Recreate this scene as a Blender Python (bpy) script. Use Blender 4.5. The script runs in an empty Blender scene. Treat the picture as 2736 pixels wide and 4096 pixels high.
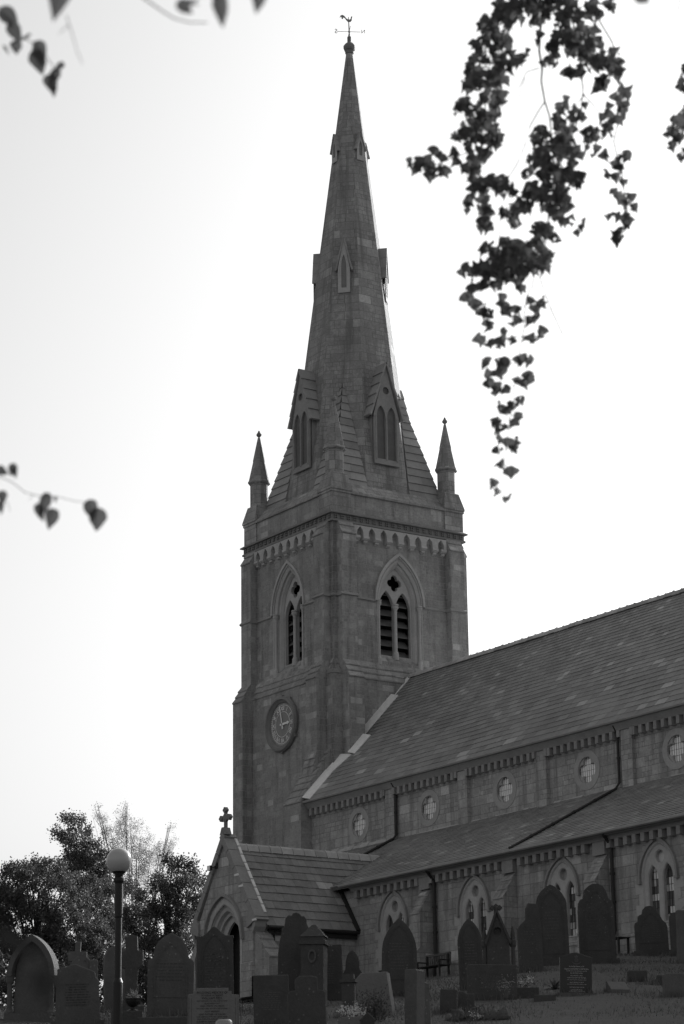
import bpy, math, random
from mathutils import Vector, Matrix
import numpy as np
random.seed(7)
rng = np.random.default_rng(7)
scene = bpy.context.scene
R = math.radians

# ---------------------------------------------------------------- camera
cam_d = bpy.data.cameras.new('camera')
cam = bpy.data.objects.new('camera', cam_d)
scene.collection.objects.link(cam)
cr = Vector((0.56371873, 0.82586715, -0.0128314))
cu = Vector((0.23629944, -0.14636817, 0.96059301))
cf = Vector((-0.7914441, 0.54453632, 0.27766243))
m = Matrix.Identity(4)
for i in range(3):
    m[i][0] = cr[i]; m[i][1] = cu[i]; m[i][2] = -cf[i]
cam.matrix_world = m
cam_d.sensor_fit = 'VERTICAL'
cam_d.sensor_height = 36.0
cam_d.lens = 9905.0 / 4096 * 36
cam_d.clip_start = 0.3
cam_d.clip_end = 6000
cam_d.dof.use_dof = True
cam_d.dof.focus_distance = 92
cam_d.dof.aperture_fstop = 4.5
scene.camera = cam

# ---------------------------------------------------------------- light
SUN_AZ = Vector((-0.30, 0.95, 0)).normalized()
SUN_EL = R(24)
world = bpy.data.worlds.new('World')
scene.world = world
world.use_nodes = True
nt = world.node_tree
bg = nt.nodes['Background']
sky = nt.nodes.new('ShaderNodeTexSky')
sky.sky_type = 'NISHITA'
sky.sun_disc = False
sky.sun_elevation = SUN_EL
sky.sun_rotation = math.atan2(SUN_AZ.x, SUN_AZ.y)
sky.air_density = 1.6
sky.dust_density = 5.0
sky.ozone_density = 1.0
bw = nt.nodes.new('ShaderNodeRGBToBW')
nt.links.new(sky.outputs['Color'], bw.inputs['Color'])
nt.links.new(bw.outputs['Val'], bg.inputs['Color'])
bg.inputs['Strength'].default_value = 0.12
sun_d = bpy.data.lights.new('sun', 'SUN')
sun_d.energy = 4.8
sun_d.angle = R(0.6)
sun_d.color = (1, 1, 1)
sun = bpy.data.objects.new('sun', sun_d)
scene.collection.objects.link(sun)
sd = Vector((SUN_AZ.x * math.cos(SUN_EL), SUN_AZ.y * math.cos(SUN_EL), math.sin(SUN_EL)))
sun.rotation_euler = sd.to_track_quat('Z', 'Y').to_euler()
sun.location = (-60, 200, 120)
scene.view_settings.view_transform = 'Standard'
scene.view_settings.look = 'None'
scene.view_settings.exposure = 0.42
scene.view_settings.gamma = 1.0
scene.render.engine = 'CYCLES'
scene.cycles.max_bounces = 5
scene.cycles.diffuse_bounces = 3
scene.cycles.transparent_max_bounces = 6

# ---------------------------------------------------------------- materials
def face_uv_group():
    """u runs level along a face, v runs up it, whatever way the face looks"""
    g = bpy.data.node_groups.new('FaceUV', 'ShaderNodeTree')
    g.interface.new_socket('UV', in_out='OUTPUT', socket_type='NodeSocketVector')
    n, l = g.nodes, g.links
    geo = n.new('ShaderNodeNewGeometry')
    def vm(op, a=None, b=None):
        x = n.new('ShaderNodeVectorMath'); x.operation = op
        if a is not None: l.new(a, x.inputs[0])
        if b is not None: l.new(b, x.inputs[1])
        return x
    c = vm('CROSS_PRODUCT'); c.inputs[0].default_value = (0, 0, 1)
    l.new(geo.outputs['True Normal'], c.inputs[1])
    t = vm('NORMALIZE', c.outputs[0])
    b = vm('CROSS_PRODUCT', geo.outputs['True Normal'], t.outputs[0])
    u = vm('DOT_PRODUCT', geo.outputs['Position'], t.outputs[0])
    v = vm('DOT_PRODUCT', geo.outputs['Position'], b.outputs[0])
    cb = n.new('ShaderNodeCombineXYZ')
    l.new(u.outputs['Value'], cb.inputs[0]); l.new(v.outputs['Value'], cb.inputs[1])
    o = n.new('NodeGroupOutput')
    l.new(cb.outputs[0], o.inputs[0])
    return g
FUV = face_uv_group()

def new_mat(name):
    mt = bpy.data.materials.new(name); mt.use_nodes = True
    return mt, mt.node_tree.nodes, mt.node_tree.links, mt.node_tree.nodes['Principled BSDF']

def mixv(n, l, fac, a, b, mode='MIX'):
    x = n.new('ShaderNodeMix'); x.data_type = 'RGBA'; x.blend_type = mode
    for s, v in ((0, fac), (6, a), (7, b)):
        if isinstance(v, (int, float)):
            if s == 0: x.inputs[0].default_value = v
            else: x.inputs[s].default_value = (v, v, v, 1)
        else: l.new(v, x.inputs[s])
    return x.outputs[2]

def noise(n, l, scale, detail=4, vec=None, rough=.55):
    x = n.new('ShaderNodeTexNoise'); x.inputs['Scale'].default_value = scale
    x.inputs['Detail'].default_value = detail; x.inputs['Roughness'].default_value = rough
    if vec is None:
        g = n.new('ShaderNodeNewGeometry'); vec = g.outputs['Position']
    l.new(vec, x.inputs['Vector'])
    return x.outputs['Fac']

def ramp(n, l, src, p0, p1, v0=0., v1=1.):
    x = n.new('ShaderNodeMapRange')
    x.inputs[1].default_value = p0; x.inputs[2].default_value = p1
    x.inputs[3].default_value = v0; x.inputs[4].default_value = v1
    l.new(src, x.inputs[0])
    return x.outputs[0]

def masonry(name, dark, light, mortar, bw_, bh, msize=.012, bump=.6, rock=.02, squash=.72, stain=.35, off=(0, 0, 0)):
    mt, n, l, p = new_mat(name)
    g = n.new('ShaderNodeGroup'); g.node_tree = FUV
    mp = n.new('ShaderNodeMapping'); mp.inputs['Location'].default_value = off
    l.new(g.outputs[0], mp.inputs[0])
    # a little wobble so the joints are not ruled
    wob = n.new('ShaderNodeTexNoise'); wob.inputs['Scale'].default_value = 1.7
    l.new(mp.outputs[0], wob.inputs['Vector'])
    ma = n.new('ShaderNodeVectorMath'); ma.operation = 'MULTIPLY_ADD'
    l.new(wob.outputs['Color'], ma.inputs[0]); ma.inputs[1].default_value = (.03, .022, 0)
    l.new(mp.outputs[0], ma.inputs[2])
    def brick(w, h, fr, sq, o):
        b = n.new('ShaderNodeTexBrick')
        b.offset = o; b.offset_frequency = fr; b.squash = sq; b.squash_frequency = 3
        l.new(ma.outputs[0], b.inputs['Vector'])
        b.inputs['Color1'].default_value = (0, 0, 0, 1); b.inputs['Color2'].default_value = (1, 1, 1, 1)
        b.inputs['Mortar'].default_value = (.5, .5, .5, 1)
        b.inputs['Scale'].default_value = 1; b.inputs['Mortar Size'].default_value = msize
        b.inputs['Mortar Smooth'].default_value = .3; b.inputs['Bias'].default_value = 0
        b.inputs['Brick Width'].default_value = w; b.inputs['Row Height'].default_value = h
        return b
    A = brick(bw_, bh, 2, squash, .43)
    B = brick(bw_ / 2.6, bh / 2, 2, squash, .37)
    m1 = ramp(n, l, A.outputs['Color'], .60, .62); m2 = ramp(n, l, A.outputs['Color'], .86, .88, 1, 0)
    mk = n.new('ShaderNodeMath'); mk.operation = 'MULTIPLY'; l.new(m1, mk.inputs[0]); l.new(m2, mk.inputs[1])
    cl = mixv(n, l, mk.outputs[0], A.outputs['Color'], B.outputs['Color'])
    fa_ = mixv(n, l, mk.outputs[0], A.outputs['Fac'], B.outputs['Fac'])
    val = mixv(n, l, cl, dark, light)
    # the odd much paler replaced block
    pale = ramp(n, l, A.outputs['Color'], .93, .97)
    val = mixv(n, l, pale, val, light * 1.3)
    big = noise(n, l, .35, 5)
    val = mixv(n, l, ramp(n, l, big, .35, .7, 0, stain), val, dark * .55)
    mid = noise(n, l, 1.1, 8, rough=.7)
    val = mixv(n, l, ramp(n, l, mid, .5, .68, 0, .6), val, light * 1.28)
    fine = noise(n, l, 11, 6, rough=.75)
    val = mixv(n, l, .8, val, mixv(n, l, fine, .3, 1.7), 'MULTIPLY')
    # rain streaks: noise drawn out downwards
    smp = n.new('ShaderNodeMapping'); smp.inputs['Scale'].default_value = (3.2, .22, 1)
    l.new(g.outputs[0], smp.inputs[0])
    st = n.new('ShaderNodeTexNoise'); st.inputs['Scale'].default_value = 1; st.inputs['Detail'].default_value = 6
    l.new(smp.outputs[0], st.inputs['Vector'])
    val = mixv(n, l, ramp(n, l, st.outputs['Fac'], .5, .72, 0, .75), val, dark * .5)
    val = mixv(n, l, ramp(n, l, fa_, 0, 1, 0, .8), val, mortar)
    l.new(val, p.inputs['Base Color'])
    p.inputs['Roughness'].default_value = .93
    p.inputs['Specular IOR Level'].default_value = .25
    hgt = n.new('ShaderNodeMath'); hgt.operation = 'MULTIPLY_ADD'
    l.new(noise(n, l, 9, 5, rough=.6), hgt.inputs[0]); hgt.inputs[1].default_value = rock / .03
    inv = ramp(n, l, fa_, 0, 1, .5, 0)
    l.new(inv, hgt.inputs[2])
    bp = n.new('ShaderNodeBump'); bp.inputs['Strength'].default_value = bump; bp.inputs['Distance'].default_value = .03
    l.new(hgt.outputs[0], bp.inputs['Height']); l.new(bp.outputs[0], p.inputs['Normal'])
    return mt

def plain(name, base, var=.35, rough=.85, scale=3, bump=.2, spec=.3, col_attr=False, lichen=0., bscale=18):
    mt, n, l, p = new_mat(name)
    f = noise(n, l, scale, 6, rough=.65)
    val = mixv(n, l, f, base * (1 - var), base * (1 + var))
    f2 = noise(n, l, scale * 9, 4, rough=.7)
    val = mixv(n, l, .5, val, mixv(n, l, f2, .55, 1.45), 'MULTIPLY')
    if col_attr:
        a = n.new('ShaderNodeAttribute'); a.attribute_name = 'Col'
        val = mixv(n, l, 1., val, a.outputs['Color'], 'MULTIPLY')
    if lichen:
        v = n.new('ShaderNodeTexVoronoi'); v.inputs['Scale'].default_value = 9
        g = n.new('ShaderNodeNewGeometry'); l.new(g.outputs['Position'], v.inputs['Vector'])
        s1 = ramp(n, l, v.outputs['Distance'], .12, .2, 1, 0)
        s2 = ramp(n, l, noise(n, l, 1.3, 2), .5, .6, 0, lichen)
        mm = n.new('ShaderNodeMath'); mm.operation = 'MULTIPLY'; l.new(s1, mm.inputs[0]); l.new(s2, mm.inputs[1])
        val = mixv(n, l, mm.outputs[0], val, min(base * 4, .5))
    l.new(val, p.inputs['Base Color'])
    p.inputs['Roughness'].default_value = rough
    p.inputs['Specular IOR Level'].default_value = spec
    if bump:
        bp = n.new('ShaderNodeBump'); bp.inputs['Strength'].default_value = bump; bp.inputs['Distance'].default_value = .02
        l.new(noise(n, l, bscale, 5), bp.inputs['Height']); l.new(bp.outputs[0], p.inputs['Normal'])
    return mt

K = 2.95
M = {
 'tower': masonry('tower_rubble', .095 * K, .13 * K, .145 * K, .62, .29, .010, .9, .02),
 'spire': masonry('spire_ashlar', .092 * K, .128 * K, .05 * K, .88, .44, .012, .5, .006, squash=.8, stain=.4),
 'aisle': masonry('aisle_ashlar', .105 * K, .145 * K, .06 * K, .78, .37, .010, .6, .012, stain=.25, off=(.2, .1, 0)),
 'dress': plain('dressed_stone', .15 * K, .3, .9, 1.2, .3),
 'dressd2': plain('clerestory_dressing', .125 * K, .3, .9, 1.2, .3),
 'dressd': plain('weathered_dressed_stone', .10 * K, .35, .9, 1.2, .4),
 'cornice': plain('sooty_cornice_stone', .075 * K, .35, .9, 3, .4),
 'slate': plain('roof_slate', .082 * K, .38, .62, .45, .25, .4, col_attr=True, bscale=30),
 'stoneslate': plain('stone_slate', .085 * K, .4, .85, 1.4, .5, .3, col_attr=True, lichen=.5, bscale=30),
 'broach': plain('broach_course_stone', .108 * K, .35, .9, 1.5, .5, .3, col_attr=True),
 'ridge': plain('ridge_tile_stone', .15 * K, .4, .9, 3, .4, col_attr=True),
 'flash': plain('lime_fillet', .8, .25, .8, 5, .3, lichen=0),
 'iron': plain('painted_iron', .03, .2, .6, 3, .1, .4),
 'iron2': plain('vane_iron', .28, .2, .6, 3, .1, .4),
 'wood': plain('dark_timber', .03, .3, .8, 5, .2),
 'louvre': plain('louvre_slate', .15, .3, .8, 3, .2),
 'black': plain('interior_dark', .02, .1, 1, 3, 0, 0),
 'dial': plain('clock_dial_stone', .26, .2, .8, 8, .2),
 'gilt': plain('gilt_paint', .85, .3, .5, 8, 0),
 'lead': plain('leading', .05, .2, .7, 8, 0),
 'pane': plain('milky_pane', .88, .04, .12, 2, 0, .8),
 'paneg': plain('leaded_pane', .8, .2, .3, 4, 0, .5, col_attr=True),
 'grass_ground': None,
 'old': plain('weathered_headstone', .105, .35, .95, 2.5, .6, .2, lichen=.3),
 'dark': plain('sooty_headstone', .078, .35, .95, 3, .6, .2, lichen=.35),
 'pale': plain('pale_headstone', .12, .3, .95, 3, .5, .2, lichen=.2),
 'pale2': plain('cream_headstone', .17, .15, .9, 3, .25, .2),
 'polished': plain('polished_granite', .022, .2, .28, 30, 0, .45),
 'letter': plain('white_lettering', .5, .05, .8, 3, 0),
 'letterd': plain('black_lettering', .012, .05, .6, 3, 0),
 'white': plain('white_petals', .6, .15, .8, 9, .1),
 'globe': None, 'vase': plain('glazed_vase', .30, .1, .15, 3, 0, .6),
 'post': plain('lamp_post_paint', .012, .15, .5, 3, .05, .4),
 'bark': plain('bark', .04, .4, .95, 4, .5),
 'twig': plain('twig_bark', .07, .3, .9, 4, 0),
}

def leaf_mat(name, base, trans, w):
    mt, n, l, p = new_mat(name)
    f = noise(n, l, 1.1, 3)
    a = n.new('ShaderNodeAttribute'); a.attribute_name = 'Col'
    val = mixv(n, l, f, base * .6, base * 1.4)
    val = mixv(n, l, 1., val, a.outputs['Color'], 'MULTIPLY')
    l.new(val, p.inputs['Base Color'])
    p.inputs['Roughness'].default_value = .6; p.inputs['Specular IOR Level'].default_value = .3
    tr = n.new('ShaderNodeBsdfTranslucent'); tr.inputs['Color'].default_value = (trans, trans, trans, 1)
    mx = n.new('ShaderNodeMixShader'); mx.inputs[0].default_value = w
    l.new(p.outputs[0], mx.inputs[1]); l.new(tr.outputs[0], mx.inputs[2])
    l.new(mx.outputs[0], n['Material Output'].inputs['Surface'])
    return mt
M['leaf_dark'] = leaf_mat('dark_foliage', .09, .09, .35)
M['leaf_birch'] = leaf_mat('birch_foliage', .16, .34, .5)
M['leaf_shade'] = leaf_mat('shaded_leaf', .03, .02, .1)  # leaf copy with shade put into its darker colour
M['leaf_near'] = leaf_mat('hanging_leaves', .12, .09, .35)
mt, n, l, p = new_mat('opal_globe')
p.inputs['Base Color'].default_value = (.42, .42, .42, 1); p.inputs['Roughness'].default_value = .18
M['globe'] = mt
mt, n, l, p = new_mat('churchyard_grass')
v = mixv(n, l, noise(n, l, 1.2, 6, rough=.7), .085, .145)
v = mixv(n, l, .6, v, mixv(n, l, noise(n, l, 28, 4, rough=.8), .4, 1.6), 'MULTIPLY')
l.new(v, p.inputs['Base Color']); p.inputs['Roughness'].default_value = 1; p.inputs['Specular IOR Level'].default_value = .1
bp = n.new('ShaderNodeBump'); bp.inputs['Strength'].default_value = .9; bp.inputs['Distance'].default_value = .06
l.new(noise(n, l, 16, 5, rough=.75), bp.inputs['Height']); l.new(bp.outputs[0], p.inputs['Normal'])
M['grass_ground'] = mt
M['blade'] = leaf_mat('grass_blades', .13, .08, .2)

# ---------------------------------------------------------------- mesh helpers
class MB:
    def __init__(s): s.v = []; s.f = []; s.c = []; s.smooth = False
    def face(s, pts, c=1.0):
        b = len(s.v); s.v += [tuple(q) for q in pts]; s.f.append(tuple(range(b, b + len(pts)))); s.c.append(c)
    def raw(s, vs, fs, c=1.0):
        b = len(s.v); s.v += [tuple(q) for q in vs]
        for f in fs: s.f.append(tuple(b + i for i in f)); s.c.append(c)
    def box(s, x0, x1, y0, y1, z0, z1, c=1.0):
        vs = [(x, y, z) for z in (z0, z1) for y in (y0, y1) for x in (x0, x1)]
        s.raw(vs, [(0, 2, 3, 1), (4, 5, 7, 6), (0, 1, 5, 4), (2, 6, 7, 3), (0, 4, 6, 2), (1, 3, 7, 5)], c)
    def prism(s, poly, e, c=1.0):
        """poly: 3D points of one end, e: extrusion vector"""
        e = Vector(e); a = [Vector(q) for q in poly]; k = len(a)
        nrm = sum(((a[i] - a[0]).cross(a[(i + 1) % k] - a[0]) for i in range(1, k)), Vector())
        if nrm.dot(e) > 0: a.reverse()
        s.raw(a + [q + e for q in a], [tuple(range(k)), tuple(range(2 * k - 1, k - 1, -1))] + [(i, i + k, (i + 1) % k + k, (i + 1) % k) for i in range(k)], c)
    def tube(s, pts, rad, k=6, cap=True, c=1.0):
        pts = [Vector(q) for q in pts]
        if not hasattr(rad, '__len__'): rad = [rad] * len(pts)
        rings = []
        for i, q in enumerate(pts):
            d = (pts[min(i + 1, len(pts) - 1)] - pts[max(i - 1, 0)]).normalized()
            a = d.cross(Vector((0, 0, 1)) if abs(d.z) < .9 else Vector((1, 0, 0))).normalized(); b = d.cross(a)
            rings.append([q + (a * math.cos(t) + b * math.sin(t)) * rad[i] for t in [2 * math.pi * j / k for j in range(k)]])
        b0 = len(s.v); s.v += [tuple(q) for r in rings for q in r]
        for i in range(len(pts) - 1):
            for j in range(k):
                s.f.append((b0 + i * k + j, b0 + i * k + (j + 1) % k, b0 + (i + 1) * k + (j + 1) % k, b0 + (i + 1) * k + j)); s.c.append(c)
        if cap:
            s.f.append(tuple(b0 + j for j in reversed(range(k)))); s.c.append(c)
            s.f.append(tuple(b0 + (len(pts) - 1) * k + j for j in range(k))); s.c.append(c)
    def lathe(s, o, prof, k=12, rot=0., axis=(0, 0)):
        """prof: (radius, z) list, axis shifts with z not used"""
        o = Vector(o); rings = []
        for r, z in prof:
            rings.append([o + Vector((r * math.cos(rot + 2 * math.pi * j / k), r * math.sin(rot + 2 * math.pi * j / k), z)) for j in range(k)])
        b0 = len(s.v); s.v += [tuple(q) for r in rings for q in r]
        for i in range(len(prof) - 1):
            for j in range(k):
                s.f.append((b0 + i * k + j, b0 + i * k + (j + 1) % k, b0 + (i + 1) * k + (j + 1) % k, b0 + (i + 1) * k + j)); s.c.append(1)
        s.f.append(tuple(b0 + j for j in reversed(range(k)))); s.c.append(1)
        s.f.append(tuple(b0 + (len(prof) - 1) * k + j for j in range(k))); s.c.append(1)
    def build(s, name, mat, parent=None, smooth=False):
        me = bpy.data.meshes.new(name)
        me.from_pydata(s.v, [], s.f); me.update()
        ca = me.color_attributes.new('Col', 'FLOAT_COLOR', 'CORNER')
        arr = np.ones((len(me.loops), 4), dtype=np.float32)
        cc = np.repeat(np.array(s.c, dtype=np.float32), [len(f) for f in s.f])
        arr[:, 0] = arr[:, 1] = arr[:, 2] = cc
        ca.data.foreach_set('color', arr.ravel())
        if smooth or s.smooth: me.polygons.foreach_set('use_smooth', [True] * len(me.polygons))
        me.materials.append(mat)
        o = bpy.data.objects.new(name, me); scene.collection.objects.link(o)
        if parent is not None:
            o.parent = parent
            if parent.type == 'EMPTY' or parent.get('_w'):
                pass
            o.matrix_parent_inverse = parent_world(parent).inverted()
        return o

def parent_world(o):
    mm = Matrix.LocRotScale(o.location, o.rotation_euler, o.scale)
    if o.parent is not None:
        return parent_world(o.parent) @ o.matrix_parent_inverse @ mm
    return mm

def empty(name, loc, label=None, cat=None, group=None, rz=0.):
    o = bpy.data.objects.new(name, None); scene.collection.objects.link(o)
    o.location = loc; o.rotation_euler = (0, 0, rz); o.empty_display_size = .3
    tag(o, label, cat, group)
    return o
def tag(o, label=None, cat=None, group=None, kind=None):
    if label: o['label'] = label
    if cat: o['category'] = cat
    if group: o['group'] = group
    if kind: o['kind'] = kind
    return o

class Frame:
    """local plane: u along, v up, w out of the wall"""
    def __init__(s, O, U, V, W): s.O = Vector(O); s.U = Vector(U); s.V = Vector(V); s.W = Vector(W)
    def p(s, u, v, w=0.): return s.O + s.U * u + s.V * v + s.W * w
def southF(Y): return Frame((0, Y, 0), (1, 0, 0), (0, 0, 1), (0, -1, 0))
def eastF(X): return Frame((X, 0, 0), (0, 1, 0), (0, 0, 1), (1, 0, 0))

def plate(mb, fr, outer, holes, w0, w1, bevel=0., c=1.0):
    """flat plate with holes, from w0 (back) to w1 (front), in frame fr"""
    cu_ = bpy.data.curves.new('t', 'CURVE'); cu_.dimensions = '2D'; cu_.fill_mode = 'BOTH'
    cu_.extrude = max((w1 - w0) / 2 - bevel, 1e-4)
    if bevel: cu_.bevel_depth = bevel; cu_.bevel_resolution = 0; cu_.offset = -bevel
    for pts in [outer] + list(holes):
        sp = cu_.splines.new('POLY'); sp.points.add(len(pts) - 1); sp.use_cyclic_u = True
        for i, (x, y) in enumerate(pts): sp.points[i].co = (x, y, 0, 1)
    o = bpy.data.objects.new('t', cu_); scene.collection.objects.link(o)
    dg = bpy.context.evaluated_depsgraph_get(); dg.update()
    me = bpy.data.meshes.new_from_object(o.evaluated_get(dg))
    wm = (w0 + w1) / 2
    flip = fr.U.cross(fr.V).dot(fr.W) < 0
    vs = [fr.p(q.co.x, q.co.y, q.co.z + wm) for q in me.vertices]
    mb.raw(vs, [tuple(reversed(f.vertices)) if flip else tuple(f.vertices) for f in me.polygons], c)
    bpy.data.objects.remove(o); bpy.data.meshes.remove(me); bpy.data.curves.remove(cu_)

def text_mesh(mb, fr, s, size, cx, cy, w, depth=.004, mirror=False, align='CENTER', rot=0., maxw=None):
    cu_ = bpy.data.curves.new('t', 'FONT'); cu_.body = s; cu_.size = size; cu_.align_x = align; cu_.align_y = 'CENTER'
    cu_.extrude = depth; cu_.resolution_u = 2
    o = bpy.data.objects.new('t', cu_); scene.collection.objects.link(o)
    dg = bpy.context.evaluated_depsgraph_get(); dg.update()
    me = bpy.data.meshes.new_from_object(o.evaluated_get(dg))
    sx_ = 1.
    if maxw:
        wd = max(q.co.x for q in me.vertices) - min(q.co.x for q in me.vertices); sx_ = min(1., maxw / wd)
    k = (-1 if mirror else 1) * sx_; ca, sa = math.cos(rot), math.sin(rot)
    vs = []
    for q in me.vertices:
        x, y = q.co.x * k, q.co.y
        vs.append(fr.p(cx + x * ca - y * sa, cy + x * sa + y * ca, w + q.co.z))
    mb.raw(vs, [tuple(f.vertices) for f in me.polygons])
    bpy.data.objects.remove(o); bpy.data.meshes.remove(me); bpy.data.curves.remove(cu_)

def arch(cx, half, spring, apex, sill=None, n=9):
    h = apex - spring; Rr = (half * half + h * h) / (2 * half)
    pts = []
    a_end = math.asin(min(1, h / Rr))
    if half > Rr: a_end = math.pi - a_end
    left = [(cx - half + Rr - Rr * math.cos(a_end * i / n), spring + Rr * math.sin(a_end * i / n)) for i in range(n + 1)]
    right = [(2 * cx - x, z) for x, z in reversed(left[:-1])]
    pts = left + right
    if sill is not None: pts = [(cx - half, sill)] + pts + [(cx + half, sill)]
    return pts
def circle(cx, cz, r, n=20, a0=0.): return [(cx + r * math.cos(a0 + 2 * math.pi * i / n), cz + r * math.sin(a0 + 2 * math.pi * i / n)) for i in range(n)]
def quatrefoil(cx, cz, r, lobe=.5, n=8):
    """four lobes; r overall radius"""
    rl = r * lobe; d = r - rl; pts = []
    sp_ = math.radians(135) - math.acos(min(1, d * .7071 / rl))
    for k in range(4):
        a = math.pi / 2 * k
        for i in range(n + 1):
            t = a - sp_ + 2 * sp_ * i / n
            pts.append((cx + d * math.cos(a) + rl * math.cos(t), cz + d * math.sin(a) + rl * math.sin(t)))
    return pts
def arch_band(mb, fr, cx, spring, apex, half, t, w0, w1, drop=0., n=12, c=1.0):
    """hood mould: band of thickness t following a pointed arch"""
    o = arch(cx, half + t, spring, apex + t * 1.25, n=n); i_ = arch(cx, half, spring, apex, n=n)
    if drop: o = [(cx - half - t, spring - drop)] + o + [(cx + half + t, spring - drop)]; i_ = [(cx - half, spring - drop)] + i_ + [(cx + half, spring - drop)]
    for k in range(len(o) - 1):
        a, b, c2, d = i_[k], i_[k + 1], o[k + 1], o[k]
        A = [fr.p(*a, w1), fr.p(*b, w1), fr.p(*c2, w1), fr.p(*d, w1)]; B = [fr.p(*a, w0), fr.p(*b, w0), fr.p(*c2, w0), fr.p(*d, w0)]
        mb.face([A[0], A[3], A[2], A[1]], c); mb.face([A[3], B[3], B[2], A[2]], c); mb.face([A[0], A[1], B[1], B[0]], c)
        if k == 0: mb.face([A[0], B[0], B[3], A[3]], c)
        if k == len(o) - 2: mb.face([A[1], A[2], B[2], B[1]], c)
def ring_loft(mb, fr, rings, closed=False):
    for (a, wa), (b, wb) in zip(rings[:-1], rings[1:]):
        n = len(a)
        for k in range(n if closed else n - 1):
            j = (k + 1) % n
            mb.face([fr.p(*a[k], wa), fr.p(*a[j], wa), fr.p(*b[j], wb), fr.p(*b[k], wb)])

def slates(mb, O, U, V, ulen, vlen, w0, w1, h0, h1, thick=.02, rnd=.28, lip=.012, skew=None):
    """courses of slates on the plane O + u U + v V; diminishing from (w0,h0) at the eave to (w1,h1) at the ridge"""
    O = Vector(O); U = Vector(U); V = Vector(V); N = U.cross(V).normalized()
    if N.z < 0: N = -N
    v = 0.; row = 0
    while v < vlen - 1e-3:
        t = v / vlen; h = h0 + (h1 - h0) * t; w = w0 + (w1 - w0) * t
        v1 = min(v + h, vlen); u = -random.random() * w if row % 2 else 0
        u = min(u, 0)
        while u < ulen:
            ww = w * random.uniform(.75, 1.25); ua = max(u, 0); ub = min(u + ww, ulen)
            if ub - ua > .01:
                g = .004
                dz = random.uniform(0, lip); c = 1 + random.uniform(-rnd, rnd)
                if random.random() < .04: c *= 1.55
                dv = random.uniform(-.008, .008)
                a = O + U * (ua + g) + V * (v + dv) + N * (thick + dz); b = O + U * (ub - g) + V * (v + dv) + N * (thick + dz)
                sg = N * (.010 * math.sin(ua * .45 + v * .9) + .007 * math.sin(ua * 1.3 + v * 2.1 + 1)); sg2 = N * (.010 * math.sin(ub * .45 + v * .9) + .007 * math.sin(ub * 1.3 + v * 2.1 + 1)); a = a + sg; b = b + sg2
                c1 = O + U * (ub - g) + V * (v1 + .02) + N * .002 + sg2; d = O + U * (ua + g) + V * (v1 + .02) + N * .002 + sg
                a0 = a - N * (thick + dz + .03); b0 = b - N * (thick + dz + .03)
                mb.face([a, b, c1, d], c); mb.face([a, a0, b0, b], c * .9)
            u += ww
        v = v1; row += 1
def slab(mb, pts, t=.12, c=.7):
    """roof body: four corner points, thickened downwards"""
    a = [Vector(q) for q in pts]; nn = (a[1] - a[0]).cross(a[2] - a[0]).normalized()
    if nn.z < 0: nn = -nn
    mb.prism([q - nn * .05 for q in a], -nn * t, c)

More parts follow.
